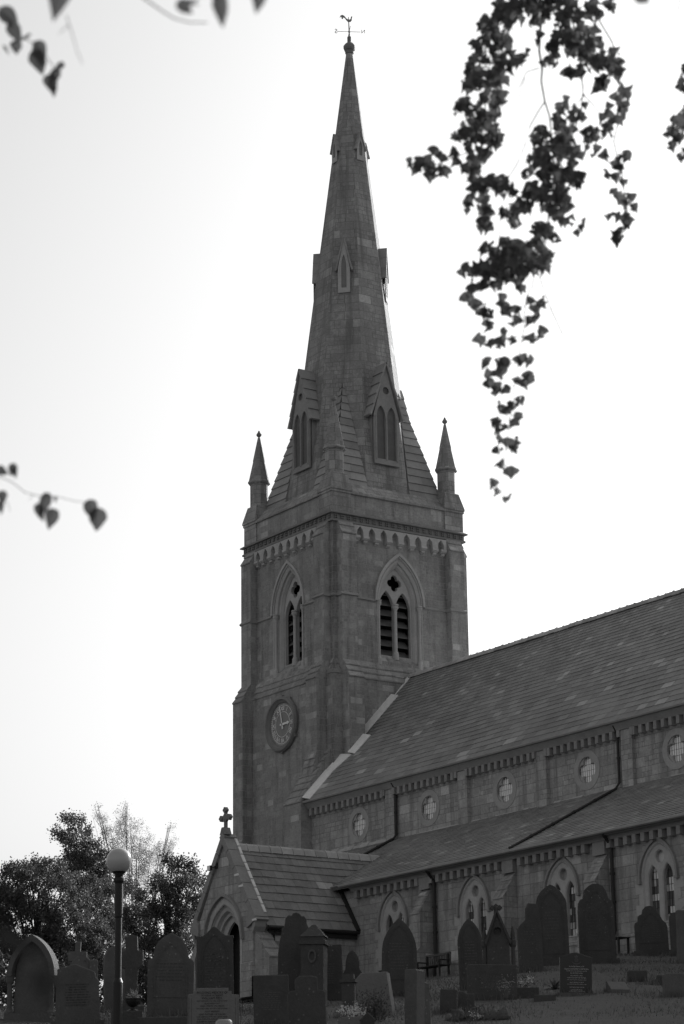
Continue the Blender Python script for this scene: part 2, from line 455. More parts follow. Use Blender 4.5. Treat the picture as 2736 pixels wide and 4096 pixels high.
# ---- surveyed places: gravestones, trees, leaf sprays (metres)
AZ= [2.7157,2.5781,2.5602,2.5333,2.5084,2.4836,2.4391,2.4061,2.3611]
TC= [0.084,0.0855,0.0862,0.088,0.0945,0.097,0.102,0.1045,0.107]
STONES=[
  ('canopy',-42.63,22.06,0.922,1.641,-12,0,0.3, 'old', 'tall pointed canopy headstone with side columns at the far left of the graveyard') ,
  ('pediment',-40.61,21.95,0.856,1.157,6,0,0.12, 'old', 'broad grey headstone with low pediment top between the canopy stone and the lamp post') ,
  ('cross',-44.63,24.06,0.366,1.405,0,0,0.1, 'pale', 'pale short-armed stone cross rising behind the pediment headstone') ,
  ('round',-44.57,24.15,0.481,1.13,10,0,0.12, 'pale', 'rounded hooded headstone peeping over the pediment headstone') ,
  ('flat',-44.43,24.37,0.17,1.05,18,0,0.25, 'pale', 'narrow pale block stone right of the rounded hooded headstone') ,
  ('round',-45.28,25.39,0.514,1.288,14,0,0.2, 'pale', 'round arched headstone with a side column directly behind the lamp post') ,
  ('bigcross',-41.61,23.64,0.449,1.634,0,0,0.16, 'dark', 'dark stone cross on a broad block behind the plant urn') ,
  ('shoulder',-42.7,25.12,0.908,1.607,5,0,0.12, 'old', 'wide pointed headstone with faint lettering and low shoulders right of the stone cross') ,
  ('ogee',-43.68,26.78,0.752,1.691,2,0,0.12, 'dark', 'dark curved-peak headstone with small capped shoulders in front of the porch arch') ,
  ('ragged',-44.59,27.02,0.217,1.23,20,0,0.2, 'old', 'slim rough-edged stone between the two tall headstones by the porch') ,
  ('deco',-35.0,21.41,0.839,0.951,3,0,0.12, 'pale2', 'pale stepped headstone with black lettering nearest the camera') ,
  ('scroll',-43.68,28.7,0.727,1.947,4,0,0.12, 'dark', 'tall dark headstone crowned with carved scrolls before the porch roof') ,
  ('pedestal',-43.03,28.74,0.473,1.684,-10,0,0.6, 'dark', 'square pedestal monument with pyramid cap and oval wreath medallion') ,
  ('flat',-43.9,29.72,0.59,1.237,-4,0,0.12, 'dark', 'plain dark slab headstone beside the pedestal monument') ,
  ('keyhole',-43.9,30.33,0.446,1.113,0,0,0.12, 'dark', 'dark keyhole-shaped headstone with round head before the aisle wall corner') ,
  ('flat',-38.34,24.69,0.655,0.946,3,0,0.15, 'dark', 'low wide dark slab headstone in front of the scroll-crowned stone') ,
  ('blockshoulder',-35.88,23.84,0.64,1.04,4,0,0.2, 'dark', 'lichen-spotted headstone with raised square top in front of the pedestal monument') ,
  ('wedge',-39.93,28.12,0.679,0.843,-12,-4,0.35, 'pale2', 'pale leaning slab with a bright sloping top left edge') ,
  ('pier',-39.5,27.2,0.247,0.832,-8,0,0.3, 'dark', 'short dark pier with moulded cap left of the pale leaning slab') ,
  ('gothic',-45.26,32.51,0.792,1.724,0,0,0.12, 'dark', 'large dark gothic-pointed headstone covering the first aisle window') ,
  ('flat',-34.86,25.25,0.239,1.128,-32,0,0.3, 'old', 'narrow upright headstone with lettered grey face and dark side') ,
  ('flat',-35.21,25.73,0.13,0.886,-34,0,0.25, 'dark', 'thin dark stone edge directly behind the narrow lettered headstone') ,
  ('gable',-36.16,25.28,0.253,0.361,5,0,0.2, 'dark', 'little gabled dark stone beside the white flowers') ,
  ('gothic',-45.81,34.97,0.567,1.639,2,0,0.15, 'dark', 'dark gothic-pointed headstone under the second aisle window') ,
  ('gabled_monument',-43.23,33.75,0.61,1.982,0,0,0.45, 'dark', 'steep gabled monument with carved finial and corner pinnacle') ,
  ('flat',-42.02,32.6,1.045,0.762,3,0,0.15, 'dark', 'wide low dark slab in front of the steep gabled monument') ,
  ('twostage',-51.84,41.57,0.634,1.788,6,0,0.2, 'dark', 'rough two-stage dark headstone between the gabled monument and the giant stone') ,
  ('gothicsoft',-53.21,43.46,0.861,2.254,-3,0,0.2, 'dark', 'giant round-shouldered dark headstone covering the third aisle window') ,
  ('curvy',-53.9,45.62,1.024,2.222,3,0,0.2, 'dark', 'giant dark headstone with cusped round top beside the drainpipe') ,
  ('black',-42.18,35.03,0.706,0.908,6,1.5,0.08, 'black', 'polished black headstone with white lettering and regimental badge') ,
  ('stepped',-56.51,49.96,0.995,1.457,0,0,0.15, 'dark', 'dark headstone with stepped bell-shaped top below the right hand window') ,
  ('round',-55.25,49.82,0.383,1.273,-6,0,0.12, 'dark', 'dark rounded headstone near the right edge behind the pale one') ,
  ('flat',-51.21,46.52,0.52,1.441,4,0,0.2, 'pale', 'pale tall headstone cut by the right edge of the photo') ,
  ('flat',-45.21,39.46,0.463,0.252,12,0,0.15, 'dark', 'small low square dark stone on the grass below the bell-topped headstone') ,
  ('flat',-44.02,39.18,0.279,0.184,-8,0,0.15, 'dark', 'smallest square dark stone in the grass near the right edge') ,
  ('book',-42.02,36.05,0.405,0.243,8,0,0.35, 'pale', 'small tilted tablet stone in the grass right of the polished black headstone') ,
  ('flat',-39.7,35.69,0.442,0.478,6,0,0.25, 'pale', 'squat pale block gravestone at the right edge') ,
  ('flat',-39.47,29.5,0.342,0.458,-22,3,0.12, 'dark', 'dark slab stone left of the low wide slab, leaning on the slope') ,
  ('wave',-39.63,30.06,0.385,0.404,3,0,0.12, 'dark', 'low dark headstone with scooped top right beside the leaning dark slab') ,
]
PLACES= {'lamp': (-38.49,21.58,3.28,44.1), 'urn': (-41.41,23.55,3.77,47.6), 'vase': (-34.43,21.26,2.75,40.5), 'flowers': (-37.34,25.73,3.45,45.3), 'bush': (-38.38,26.98,3.67,46.9), 'ledge': (-37.48,21.93,3.18,43.4), 'ledge2': (-39.24,22.19,3.41,45.1), 'rock': (-37.46,28.66,3.71,47.2), 'kerb': (-42.32,33.79,4.7,54.2), 'wflower': (-44.57,35.52,5.1,57.0), 'spiky': (-43.96,35.87,5.07,56.7), 'pot': (-41.28,32.37,4.46,52.5), 'kerb2': (-40.56,32.84,4.42,52.2), 'rock2': (-41.16,34.98,4.68,54.0)}
BLOBS={
'main' : [(-8.817,7.089,6.059,0.074),(-8.803,7.118,5.899,0.074),(-8.951,7.092,5.844,0.06),(-8.852,7.107,5.836,0.065),(-8.923,7.019,5.711,0.06),(-8.939,7.171,5.729,0.074),(-9.018,7.338,5.736,0.046),(-9.114,7.153,5.696,0.069),(-9.153,7.121,5.612,0.055),(-8.969,7.117,5.556,0.074),(-8.994,7.21,5.642,0.055),(-9.088,7.032,5.442,0.051),(-9.001,7.114,5.418,0.074),(-8.947,7.143,5.444,0.046),(-9.058,7.086,5.354,0.083),(-9.179,7.285,5.39,0.055),(-9.261,7.125,5.362,0.046),(-9.212,7.214,5.305,0.074),(-9.154,7.287,5.321,0.046),(-9.284,6.838,5.175,0.02),(-9.299,6.894,5.149,0.033),(-9.336,6.98,5.214,0.037),(-9.362,7.021,5.174,0.037),(-9.356,7.086,5.197,0.041),(-9.344,7.079,5.272,0.032),(-9.181,6.911,5.209,0.028),(-9.247,7.087,5.237,0.037),(-9.251,7.146,5.182,0.029),(-9.186,7.154,5.17,0.055),(-9.121,7.135,5.041,0.065),(-9.136,7.252,5.085,0.055),(-9.018,7.25,5.011,0.055),(-9.34,7.232,5.044,0.039),(-9.277,7.299,5.017,0.046),(-9.144,7.346,4.96,0.055),(-9.037,7.367,4.956,0.055),(-9.313,7.313,4.933,0.041),(-9.141,7.389,4.909,0.037),(-9.323,7.34,4.822,0.037),(-9.253,7.426,4.817,0.065),(-9.138,7.439,4.751,0.055),(-9.196,7.33,4.697,0.074),(-9.194,7.434,4.699,0.083),(-9.276,7.24,4.665,0.046),(-8.675,7.288,5.992,0.111),(-8.745,7.305,5.916,0.083),(-8.899,7.314,6.007,0.074),(-8.649,7.341,5.834,0.055),(-8.613,7.373,5.878,0.055),(-8.672,7.557,5.976,0.055),(-8.596,7.524,5.883,0.037),(-8.601,7.617,5.962,0.037),(-8.734,7.469,5.805,0.074),(-8.77,7.377,5.744,0.046),(-8.938,7.489,5.754,0.051),(-8.775,7.276,5.769,0.023),(-8.871,7.28,5.72,0.023),(-8.631,7.499,5.749,0.069),(-8.759,7.546,5.756,0.065),(-8.655,7.55,5.662,0.069),(-8.736,7.496,5.621,0.051),(-8.848,7.531,5.656,0.028),(-8.625,7.609,5.676,0.055),(-8.676,7.686,5.637,0.055),(-8.802,7.707,5.613,0.046),(-8.585,7.653,5.47,0.037),(-8.589,7.659,5.403,0.037),(-8.647,7.682,5.373,0.037),(-8.805,7.745,5.38,0.041),(-8.834,7.646,5.327,0.055),(-8.697,7.617,5.366,0.023),(-8.689,7.65,5.426,0.017),(-8.785,7.432,5.414,0.041),(-8.822,7.533,5.414,0.046),(-8.714,7.489,5.36,0.037),(-8.924,7.51,5.428,0.028),(-9.051,7.456,5.384,0.028),(-9.046,7.521,5.337,0.078),(-8.931,7.549,5.37,0.055),(-8.994,7.599,5.336,0.065),(-8.784,7.477,5.156,0.055),(-8.915,7.432,5.165,0.083),(-9.106,7.471,5.276,0.028),(-9.1,7.427,5.173,0.032),(-8.94,7.496,5.1,0.074),(-9.003,7.669,5.155,0.06),(-8.837,7.681,5.256,0.023),(-8.857,7.758,5.262,0.02),(-8.965,7.441,5.007,0.065),(-8.892,7.499,4.994,0.055),(-9.035,7.405,5.044,0.055),(-8.878,7.52,4.934,0.032),(-8.98,7.508,4.929,0.055),(-9.077,7.672,4.96,0.046),(-8.914,7.616,4.851,0.032),(-8.959,7.392,4.816,0.046),(-8.957,7.425,4.793,0.046),(-8.958,7.495,4.789,0.032),(-9.161,7.519,4.826,0.041),(-9.081,7.473,4.689,0.046),(-9.054,7.496,4.645,0.037),(-8.986,7.467,4.685,0.023),(-9.301,7.442,4.794,0.066),(-9.13,7.412,4.736,0.048),(-9.03,7.452,4.71,0.042),(-8.98,7.463,4.67,0.021),(-9.152,7.188,4.714,0.018),(-9.181,7.252,4.63,0.048),(-9.262,7.391,4.674,0.054),(-9.105,7.357,4.62,0.036),(-9.011,7.426,4.635,0.036),(-9.126,7.489,4.668,0.021),(-9.27,7.157,4.649,0.013),(-9.424,7.32,4.7,0.024),(-9.245,7.179,4.54,0.03),(-9.303,7.285,4.607,0.042),(-9.318,7.387,4.627,0.042),(-9.159,7.422,4.62,0.024),(-9.457,7.319,4.595,0.024),(-9.337,7.262,4.499,0.03),(-9.255,7.279,4.444,0.048),(-9.242,7.362,4.501,0.036),(-9.162,7.318,4.41,0.036),(-9.177,7.433,4.559,0.03),(-9.198,7.398,4.381,0.027),(-9.309,7.521,4.517,0.017),(-9.399,7.398,4.438,0.027),(-9.363,7.321,4.332,0.027),(-9.236,7.281,4.269,0.03),(-9.261,7.361,4.28,0.027),(-9.229,7.396,4.289,0.027),(-9.227,7.359,4.331,0.013),(-9.124,7.442,4.486,0.024),(-9.238,7.603,4.537,0.042),(-9.104,7.467,4.397,0.019),(-9.112,7.419,4.371,0.017),(-9.286,7.635,4.398,0.033),(-9.234,7.545,4.333,0.027),(-9.346,7.59,4.383,0.015),(-9.244,7.495,4.225,0.027),(-9.339,7.61,4.269,0.018),(-9.317,7.523,4.236,0.015),(-9.401,7.475,4.237,0.042),(-9.442,7.393,4.233,0.015),(-9.377,7.385,4.162,0.024),(-9.26,7.354,4.121,0.024),(-9.331,7.333,4.088,0.021),(-9.466,7.483,4.124,0.033),(-9.453,7.519,4.12,0.018),(-9.41,7.577,4.157,0.024),(-9.243,7.513,4.121,0.033),(-9.331,7.56,4.124,0.024),(-9.459,7.504,4.024,0.03),(-9.416,7.499,3.986,0.024),(-9.403,7.583,4.048,0.03),(-9.363,7.504,4.003,0.015),(-9.387,7.559,3.963,0.027),(-9.418,7.545,3.938,0.021),(-9.373,7.402,3.894,0.03),(-9.502,7.55,3.943,0.021),(-9.533,7.535,3.924,0.018),(-9.334,7.399,3.802,0.021),(-9.51,7.62,3.837,0.03),(-9.494,7.624,3.865,0.012),(-9.454,7.531,3.845,0.015),(-9.352,7.387,3.743,0.013),(-9.554,7.56,3.751,0.03),(-9.357,7.477,3.642,0.027),(-9.611,7.559,3.665,0.017),(-9.541,7.529,3.598,0.023),(-9.386,7.465,3.512,0.023)] ,
'strand' : [(-8.898,7.879,5.287,0.028),(-8.972,7.995,5.353,0.028),(-8.985,7.972,5.291,0.03),(-9.068,7.955,5.277,0.021),(-9.084,8.025,5.29,0.024),(-8.913,7.941,5.175,0.03),(-8.914,7.858,5.105,0.024),(-9.097,8.05,5.197,0.021),(-8.883,7.927,5.065,0.028),(-9.082,8.083,5.127,0.019),(-8.907,7.969,5.028,0.019),(-9.12,8.013,5.084,0.021),(-9.095,8.041,5.071,0.021),(-9.093,8.101,5.063,0.038),(-9.046,8.031,4.98,0.028),(-9.153,8.054,4.982,0.033),(-9.0,7.955,4.881,0.024)] ,
'edge' : [(-8.225,7.751,5.478,0.018),(-8.182,7.68,5.372,0.025),(-8.288,7.814,5.412,0.027),(-8.3,7.793,5.293,0.031),(-8.223,7.767,5.236,0.036),(-8.293,7.709,5.21,0.022),(-8.196,7.628,5.104,0.036),(-8.173,7.666,5.104,0.036),(-8.32,7.751,5.124,0.022),(-8.293,7.77,5.05,0.031),(-8.353,7.874,5.079,0.031)] ,
}
TWIGS={
'main' : [(0.008, [(-8.599,7.181,6.785),(-8.78,7.271,6.095),(-8.793,7.333,5.935),(-8.822,7.335,5.847),(-8.852,7.346,5.74),(-8.865,7.372,5.652),(-8.883,7.378,5.59),(-8.897,7.408,5.492),(-8.901,7.438,5.421),(-8.918,7.459,5.332)]),(0.005, [(-8.918,7.459,5.332),(-8.945,7.492,5.19),(-8.993,7.511,5.014),(-9.058,7.508,4.837),(-9.122,7.504,4.66),(-9.129,7.585,4.482),(-9.126,7.658,4.349)]),(0.0035, [(-8.897,7.408,5.492),(-8.93,7.386,5.439),(-8.966,7.365,5.378),(-9.006,7.357,5.281),(-9.049,7.34,5.193),(-9.092,7.312,5.123),(-9.15,7.305,4.973),(-9.215,7.323,4.752)]),(0.003, [(-8.873,7.359,5.656),(-8.913,7.31,5.639),(-8.952,7.291,5.565),(-8.979,7.264,5.538)]),(0.002, [(-8.925,7.307,5.608),(-8.974,7.294,5.494),(-9.014,7.286,5.397)]),(0.005, [(-8.78,7.271,6.095),(-8.864,7.215,5.963),(-8.943,7.177,5.814),(-9.028,7.143,5.638),(-9.077,7.162,5.461),(-9.131,7.174,5.284),(-9.168,7.165,5.196),(-9.18,7.237,5.018)]),(0.0025, [(-9.14,7.169,5.266),(-9.224,7.069,5.224),(-9.302,6.977,5.181),(-9.352,6.889,5.213)]),(0.005, [(-8.679,7.382,6.164),(-8.72,7.44,5.933),(-8.725,7.496,5.809),(-8.753,7.536,5.649),(-8.774,7.56,5.543),(-8.806,7.568,5.437),(-8.848,7.551,5.349),(-8.903,7.553,5.19)]),(0.003, [(-8.779,7.562,5.525),(-8.764,7.607,5.48),(-8.75,7.664,5.409),(-8.743,7.724,5.311)]),(0.003, [(-8.774,7.57,5.525),(-8.805,7.546,5.481),(-8.858,7.492,5.438)]),(0.0028, [(-9.026,7.532,4.88),(-9.077,7.515,4.766),(-9.133,7.493,4.652),(-9.155,7.493,4.589),(-9.184,7.476,4.538),(-9.213,7.48,4.447),(-9.228,7.489,4.389),(-9.26,7.488,4.298),(-9.275,7.49,4.252),(-9.296,7.489,4.195),(-9.305,7.499,4.149),(-9.327,7.491,4.104),(-9.341,7.496,4.052),(-9.366,7.498,3.978),(-9.394,7.498,3.898),(-9.416,7.504,3.824),(-9.445,7.505,3.738),(-9.461,7.511,3.681),(-9.486,7.516,3.601),(-9.491,7.52,3.578),(-9.482,7.542,3.56)]),(0.0018, [(-9.202,7.473,4.492),(-9.257,7.396,4.488)]),(0.0018, [(-9.219,7.484,4.424),(-9.273,7.405,4.425)]),(0.0018, [(-9.246,7.486,4.344),(-9.272,7.447,4.344)]),(0.0018, [(-9.295,7.482,4.212),(-9.326,7.438,4.21)]),(0.0018, [(-9.325,7.493,4.104),(-9.363,7.44,4.102)]),(0.0018, [(-9.39,7.498,3.909),(-9.413,7.464,3.91)]),(0.0018, [(-9.421,7.511,3.795),(-9.447,7.478,3.784)])] ,
'strand' : [(0.0045, [(-8.841,7.641,6.273),(-8.85,7.712,6.109),(-8.848,7.767,6.009),(-8.838,7.827,5.917),(-8.84,7.862,5.845),(-8.864,7.887,5.727),(-8.874,7.927,5.618),(-8.927,7.915,5.491),(-8.955,7.911,5.419),(-8.965,7.939,5.337),(-8.971,7.971,5.255),(-8.986,7.996,5.164),(-9.0,8.022,5.074),(-9.029,8.017,5.001),(-9.07,7.993,4.929)])] ,
'edge' : [(0.003, [(-8.137,7.758,5.531),(-8.178,7.742,5.446),(-8.217,7.719,5.378),(-8.235,7.719,5.326),(-8.258,7.707,5.284),(-8.281,7.705,5.224),(-8.298,7.732,5.121),(-8.294,7.782,5.035)]),(0.003, [(-8.109,7.641,5.841),(-8.132,7.65,5.755),(-8.146,7.643,5.729),(-8.163,7.643,5.682)]),(0.0015, [(-8.132,7.65,5.755),(-8.153,7.621,5.751)])] ,
}
LEAVES={
'top_left' : [(-4.436,2.31,2.633,0.1111,0.0555,-15),(-6.149,3.034,3.534,0.0833,0.053,45),(-6.151,3.054,3.49,0.0681,0.0454,30),(-6.16,3.063,3.447,0.0454,0.0379,0),(-6.137,3.081,3.475,0.0454,0.0106,-60),(-6.178,3.039,3.44,0.0379,0.0091,30),(-6.123,3.125,3.427,0.0984,0.0454,10),(-6.132,3.126,3.402,0.0833,0.053,15),(-6.117,3.17,3.358,0.0606,0.0341,-30),(-6.126,3.167,3.34,0.0681,0.0454,15),(-6.101,3.178,3.387,0.0454,0.0227,-45),(-6.126,3.176,3.321,0.0454,0.0227,0)] ,
'top_mid' : [(-4.285,2.543,2.608,0.0444,0.0305,55),(-4.241,2.61,2.602,0.0833,0.0361,5),(-4.188,2.675,2.625,0.0722,0.0361,-12),(-4.273,2.555,2.618,0.0333,0.0111,70)] ,
'left_mid' : [(-6.919,3.431,2.362,0.0485,0.0323,60),(-6.9,3.457,2.365,0.0485,0.0323,-20),(-6.897,3.465,2.357,0.0404,0.0194,10),(-6.939,3.444,2.28,0.0485,0.0323,0),(-6.95,3.444,2.249,0.0485,0.0242,0),(-6.869,3.557,2.255,0.0888,0.0404,-20),(-6.866,3.584,2.212,0.0727,0.0485,-15),(-6.882,3.551,2.232,0.0646,0.0323,20),(-6.787,3.686,2.238,0.0727,0.0485,10),(-6.783,3.708,2.207,0.0808,0.0606,-10),(-6.844,3.586,2.272,0.0226,0.0113,0)] ,
'top_right' : [(-3.37,3.072,2.378,0.0404,0.0353,60),(-3.373,3.059,2.393,0.0404,0.0303,0)] ,
'low_left' : [(-2.084,1.063,0.257,0.0534,0.0186,55),(-2.261,1.184,0.238,0.0379,0.0278,0)] ,
}
TWIGS2={
'top_left' : [(0.002, [(-6.175,2.962,3.601),(-6.151,3.035,3.527),(-6.142,3.074,3.475),(-6.121,3.115,3.453),(-6.11,3.162,3.394),(-6.114,3.182,3.343)]),(0.0012, [(-4.841,2.539,2.831),(-4.844,2.559,2.785),(-4.847,2.575,2.744),(-4.846,2.589,2.717)]),(0.0012, [(-4.843,2.548,2.808),(-4.862,2.531,2.788)])] ,
'top_mid' : [(0.0022, [(-4.734,2.669,2.882),(-4.719,2.702,2.858),(-4.707,2.73,2.837),(-4.694,2.758,2.819),(-4.676,2.789,2.81),(-4.652,2.824,2.809)]),(0.002, [(-4.277,2.551,2.613),(-4.247,2.579,2.645)]),(0.002, [(-4.234,2.606,2.628),(-4.223,2.603,2.666)]),(0.002, [(-4.186,2.674,2.633),(-4.176,2.672,2.665)])] ,
'left_mid' : [(0.0015, [(-6.95,3.384,2.366),(-6.909,3.463,2.327),(-6.894,3.501,2.295),(-6.87,3.543,2.283),(-6.842,3.583,2.282),(-6.81,3.639,2.266),(-6.788,3.673,2.261)]),(0.001, [(-6.882,3.522,2.287),(-6.893,3.515,2.272)]),(0.0015, [(-6.956,3.407,2.304),(-6.933,3.459,2.265),(-6.936,3.47,2.237)])] ,
'top_right' : [(0.002, [(-3.371,3.058,2.403),(-3.379,3.054,2.388)])] ,
'low_left' : [(0.001, [(-2.557,1.255,0.334),(-2.54,1.287,0.32),(-2.532,1.309,0.298),(-2.529,1.324,0.279)])] ,
}
TREES={
'A' : [(-109.49,54.78,15.33,1.34),(-107.28,54.99,15.82,1.44),(-107.53,56.46,16.67,0.97),(-109.42,56.33,17.26,0.68),(-108.93,55.14,16.51,0.73),(-105.99,56.35,15.04,1.56),(-108.46,58.76,16.19,0.99),(-109.71,56.29,14.23,1.84),(-105.96,57.04,13.65,1.68),(-109.24,54.72,13.13,1.69),(-107.56,56.56,12.47,1.81),(-107.86,59.44,14.45,1.35),(-106.29,58.33,12.79,1.45),(-108.57,53.27,14.78,1.44),(-109.36,53.97,13.34,1.81)] ,
'B' : [(-113.73,60.59,20.61,0.36),(-110.44,59.35,19.61,0.57),(-110.84,58.78,19.36,0.44),(-112.05,60.81,19.17,0.77),(-113.28,60.75,18.94,0.84),(-111.42,61.06,18.21,1.02),(-111.44,60.36,17.65,1.14),(-112.31,62.3,17.37,1.03),(-113.07,60.22,17.84,0.77),(-109.42,60.99,15.94,1.13),(-111.83,63.35,16.87,0.64),(-109.74,61.47,14.76,1.0)] ,
'birch' : [(-130.0,73.24,24.63,0.27),(-131.93,74.16,24.29,0.58),(-130.26,73.75,23.27,0.98),(-132.16,73.44,23.35,0.76),(-129.07,73.78,22.05,1.12),(-130.91,76.24,22.01,0.69),(-129.76,72.63,21.91,1.2),(-128.7,74.27,20.84,1.05),(-131.47,72.17,24.68,0.24),(-130.89,71.94,23.97,0.53),(-129.44,76.12,23.49,0.27),(-130.67,76.89,22.79,0.43),(-130.24,76.11,22.37,0.46),(-128.65,73.22,20.32,1.34),(-128.96,75.12,20.18,0.75)] ,
'C' : [(-100.1,58.97,16.53,0.44),(-99.6,59.36,16.38,0.53),(-100.8,59.12,15.92,0.71),(-99.35,59.75,15.67,0.64),(-98.77,57.54,14.77,0.92),(-98.77,58.87,14.62,1.1),(-101.78,58.48,14.7,0.71),(-99.62,58.31,13.54,1.27),(-101.61,58.13,13.27,1.05),(-101.13,60.69,13.82,0.94),(-101.36,57.44,13.9,0.7),(-99.89,60.35,14.84,0.53),(-100.83,58.23,12.16,1.28),(-99.11,58.82,12.03,1.15)] ,
'hedge' : [(-94.73,46.78,10.32,0.83),(-93.12,46.02,9.24,0.82),(-94.7,46.82,8.68,0.83),(-92.12,46.57,10.08,0.82),(-94.12,47.6,9.38,0.83),(-93.82,47.47,8.64,0.83),(-92.78,47.99,10.2,0.83),(-92.16,47.69,9.23,0.82),(-91.08,47.15,8.42,0.81),(-92.88,49.15,10.26,0.83),(-91.43,48.4,9.2,0.82),(-92.48,48.97,8.59,0.83),(-90.17,48.8,10.01,0.81),(-89.99,48.72,9.09,0.81),(-90.2,48.85,8.42,0.81),(-92.08,50.95,10.27,0.84),(-89.86,49.74,9.12,0.81),(-92.39,51.15,8.66,0.83),(-90.07,50.96,10.1,0.82),(-90.78,51.37,9.26,0.83),(-89.99,50.93,8.47,0.82),(-90.45,52.3,10.19,0.83),(-88.62,51.25,9.08,0.81),(-89.69,51.88,8.49,0.82),(-91.04,53.79,10.31,0.84),(-88.43,52.26,9.11,0.82),(-90.06,53.23,8.56,0.83),(-88.44,53.39,10.06,0.82),(-88.35,53.34,9.14,0.82),(-87.4,52.77,8.35,0.81),(-86.89,53.58,9.94,0.81),(-90.05,55.53,9.36,0.84),(-89.65,55.28,8.6,0.84)] ,
}

# ================================================================ CHURCH
church = empty('church', (-88, 60, 8.45), 'sooty stone parish church with a square clock tower, tall broach spire and slated nave', 'church')
CX, CY = -91.92, 63.82
XE, XW, YS, YN = -88.26, -95.57, 60.2, 67.47      # faces of the belfry stage
ZB = 8.2
F_S, F_E = southF(YS), eastF(XE)

# --- tower walls
tw = MB()
def belfry_hole(c): return arch(c, 1.2, 27.1, 29.2, 24.35)
plate(tw, F_S, [(XW, 23.9), (XE, 23.9), (XE, 30.6), (XW, 30.6)], [belfry_hole(CX)], -.75, 0)
plate(tw, F_E, [(YS + .005, 23.9), (YN, 23.9), (YN, 30.6), (YS + .005, 30.6)], [belfry_hole(CY)], -.75, -.001)
tw.box(XW, XW + .75, YS + .8, YN, 23.9, 30.6)
tw.box(XW + .76, XE - .76, YN - .75, YN - .003, 23.9, 30.6)
tw.box(XW + .003, XE - .003, YS + .003, YN - .003, 30.6, 32.0)
# clock stage and below, a little thicker
d1 = .27
tw.box(XW - d1, XE + d1, YS - d1, YN + d1, ZB, 23.35)
# sloping weathering between the stages
for fr, a0, a1 in ((F_S, XW, XE), (F_E, YS, YN)):
    for k in range(3):
        z0 = 23.35 + k * .28; w0 = d1 * (1 - k / 3); w1 = d1 * (1 - (k + 1) / 3)
        tw.prism([fr.p(a0, z0, w0 + .04), fr.p(a0, z0 + .06, w0 + .04), fr.p(a0, z0 + .30, w1), fr.p(a0, z0 + .3, -.1), fr.p(a0, z0, -.1)], fr.U * (a1 - a0))
tower = tw.build('tower', M['tower'], church)

# --- buttresses: two at each visible corner, faces on S and E (and W for the silhouette)
def buttress_profile(stages, top0, top1, zb=ZB, lip=.05):
    """stages: list of (proj, z_top_of_vertical, z_where_weathering_ends) from the bottom up; returns (w,z) polygon"""
    pts = [(0., zb), (stages[0][0], zb)]
    for i, (pr, za, zb2) in enumerate(stages):
        nx = stages[i + 1][0] if i + 1 < len(stages) else 0.
        n = max(1, int(round((zb2 - za) / .32)))
        pts.append((pr, za)); 
        for k in range(n):
            a = k / n; b = (k + 1) / n
            wa = pr + (nx - pr) * a; wb = pr + (nx - pr) * b; zA = za + (zb2 - za) * a; zB_ = za + (zb2 - za) * b
            pts.append((wa + lip, zA)); pts.append((wa + lip, zA + .05)); pts.append((wb + (lip * .3 if k < n - 1 else 0), zB_))
        if nx == 0.: pts[-1] = (0., zb2)
    return pts
def buttress(fr, u0, u1, stages, mat, zb=ZB, name='buttress'):
    b = MB(); pr = buttress_profile(stages, 0, 0, zb)
    b.prism([fr.p(u0, z, w) for w, z in pr], fr.U * (u1 - u0))
    return b.build(name, mat, church)
BW = .82
F_Sb, F_Eb = southF(YS), eastF(XE)
up = [(.84, 23.25, 24.1), (.38, 29.9, 30.68)]
buttress(F_Sb, XE - .2 - BW, XE - .2, [(1.3, 17.6, 20.0)] + up, M['tower'])
buttress(F_Sb, XW + .2, XW + .2 + BW, [(1.25, 15.6, 16.9)] + up, M['tower'])
buttress(F_Eb, YS + .2, YS + .2 + BW, up, M['tower'])
buttress(F_Eb, YN - .2 - BW, YN - .2, up, M['tower'])
F_W = Frame((XW, 0, 0), (0, 1, 0), (0, 0, 1), (-1, 0, 0))
F_N = Frame((0, YN, 0), (1, 0, 0), (0, 0, 1), (0, 1, 0))
buttress(F_W, YS + .2, YS + .2 + BW, up, M['tower'])
buttress(F_W, YN - .2 - BW, YN - .2, up, M['tower'])
buttress(F_N, XE - .2 - BW, XE - .2, up, M['tower'])
buttress(F_N, XW + .2, XW + .2 + BW, up, M['tower'])
# square piers filling the corner below the belfry
cp = MB()
for (x, y) in ((XE, YS), (XW, YS), (XE, YN)):
    sx = 1 if x == XE else -1; sy = -1 if y == YS else 1
    xa, xb = sorted((x - sx * .2, x + sx * .3)); ya, yb = sorted((y - sy * .2, y + sy * .3))
    cp.box(xa, xb, ya, yb, ZB, 23.45)
    cp.prism([(xa - .03, ya - .03, 23.45), (xb + .03, ya - .03, 23.45), (xb + .03, yb + .03, 23.45), (xa - .03, yb + .03, 23.45)], (0, 0, .07))
    cp.prism([(xa, ya, 23.52), (xb, ya, 23.52), (xb, yb, 23.52), (xa, yb, 23.52)], (0, 0, .12))
cp.build('corner_pier', M['tower'], church)

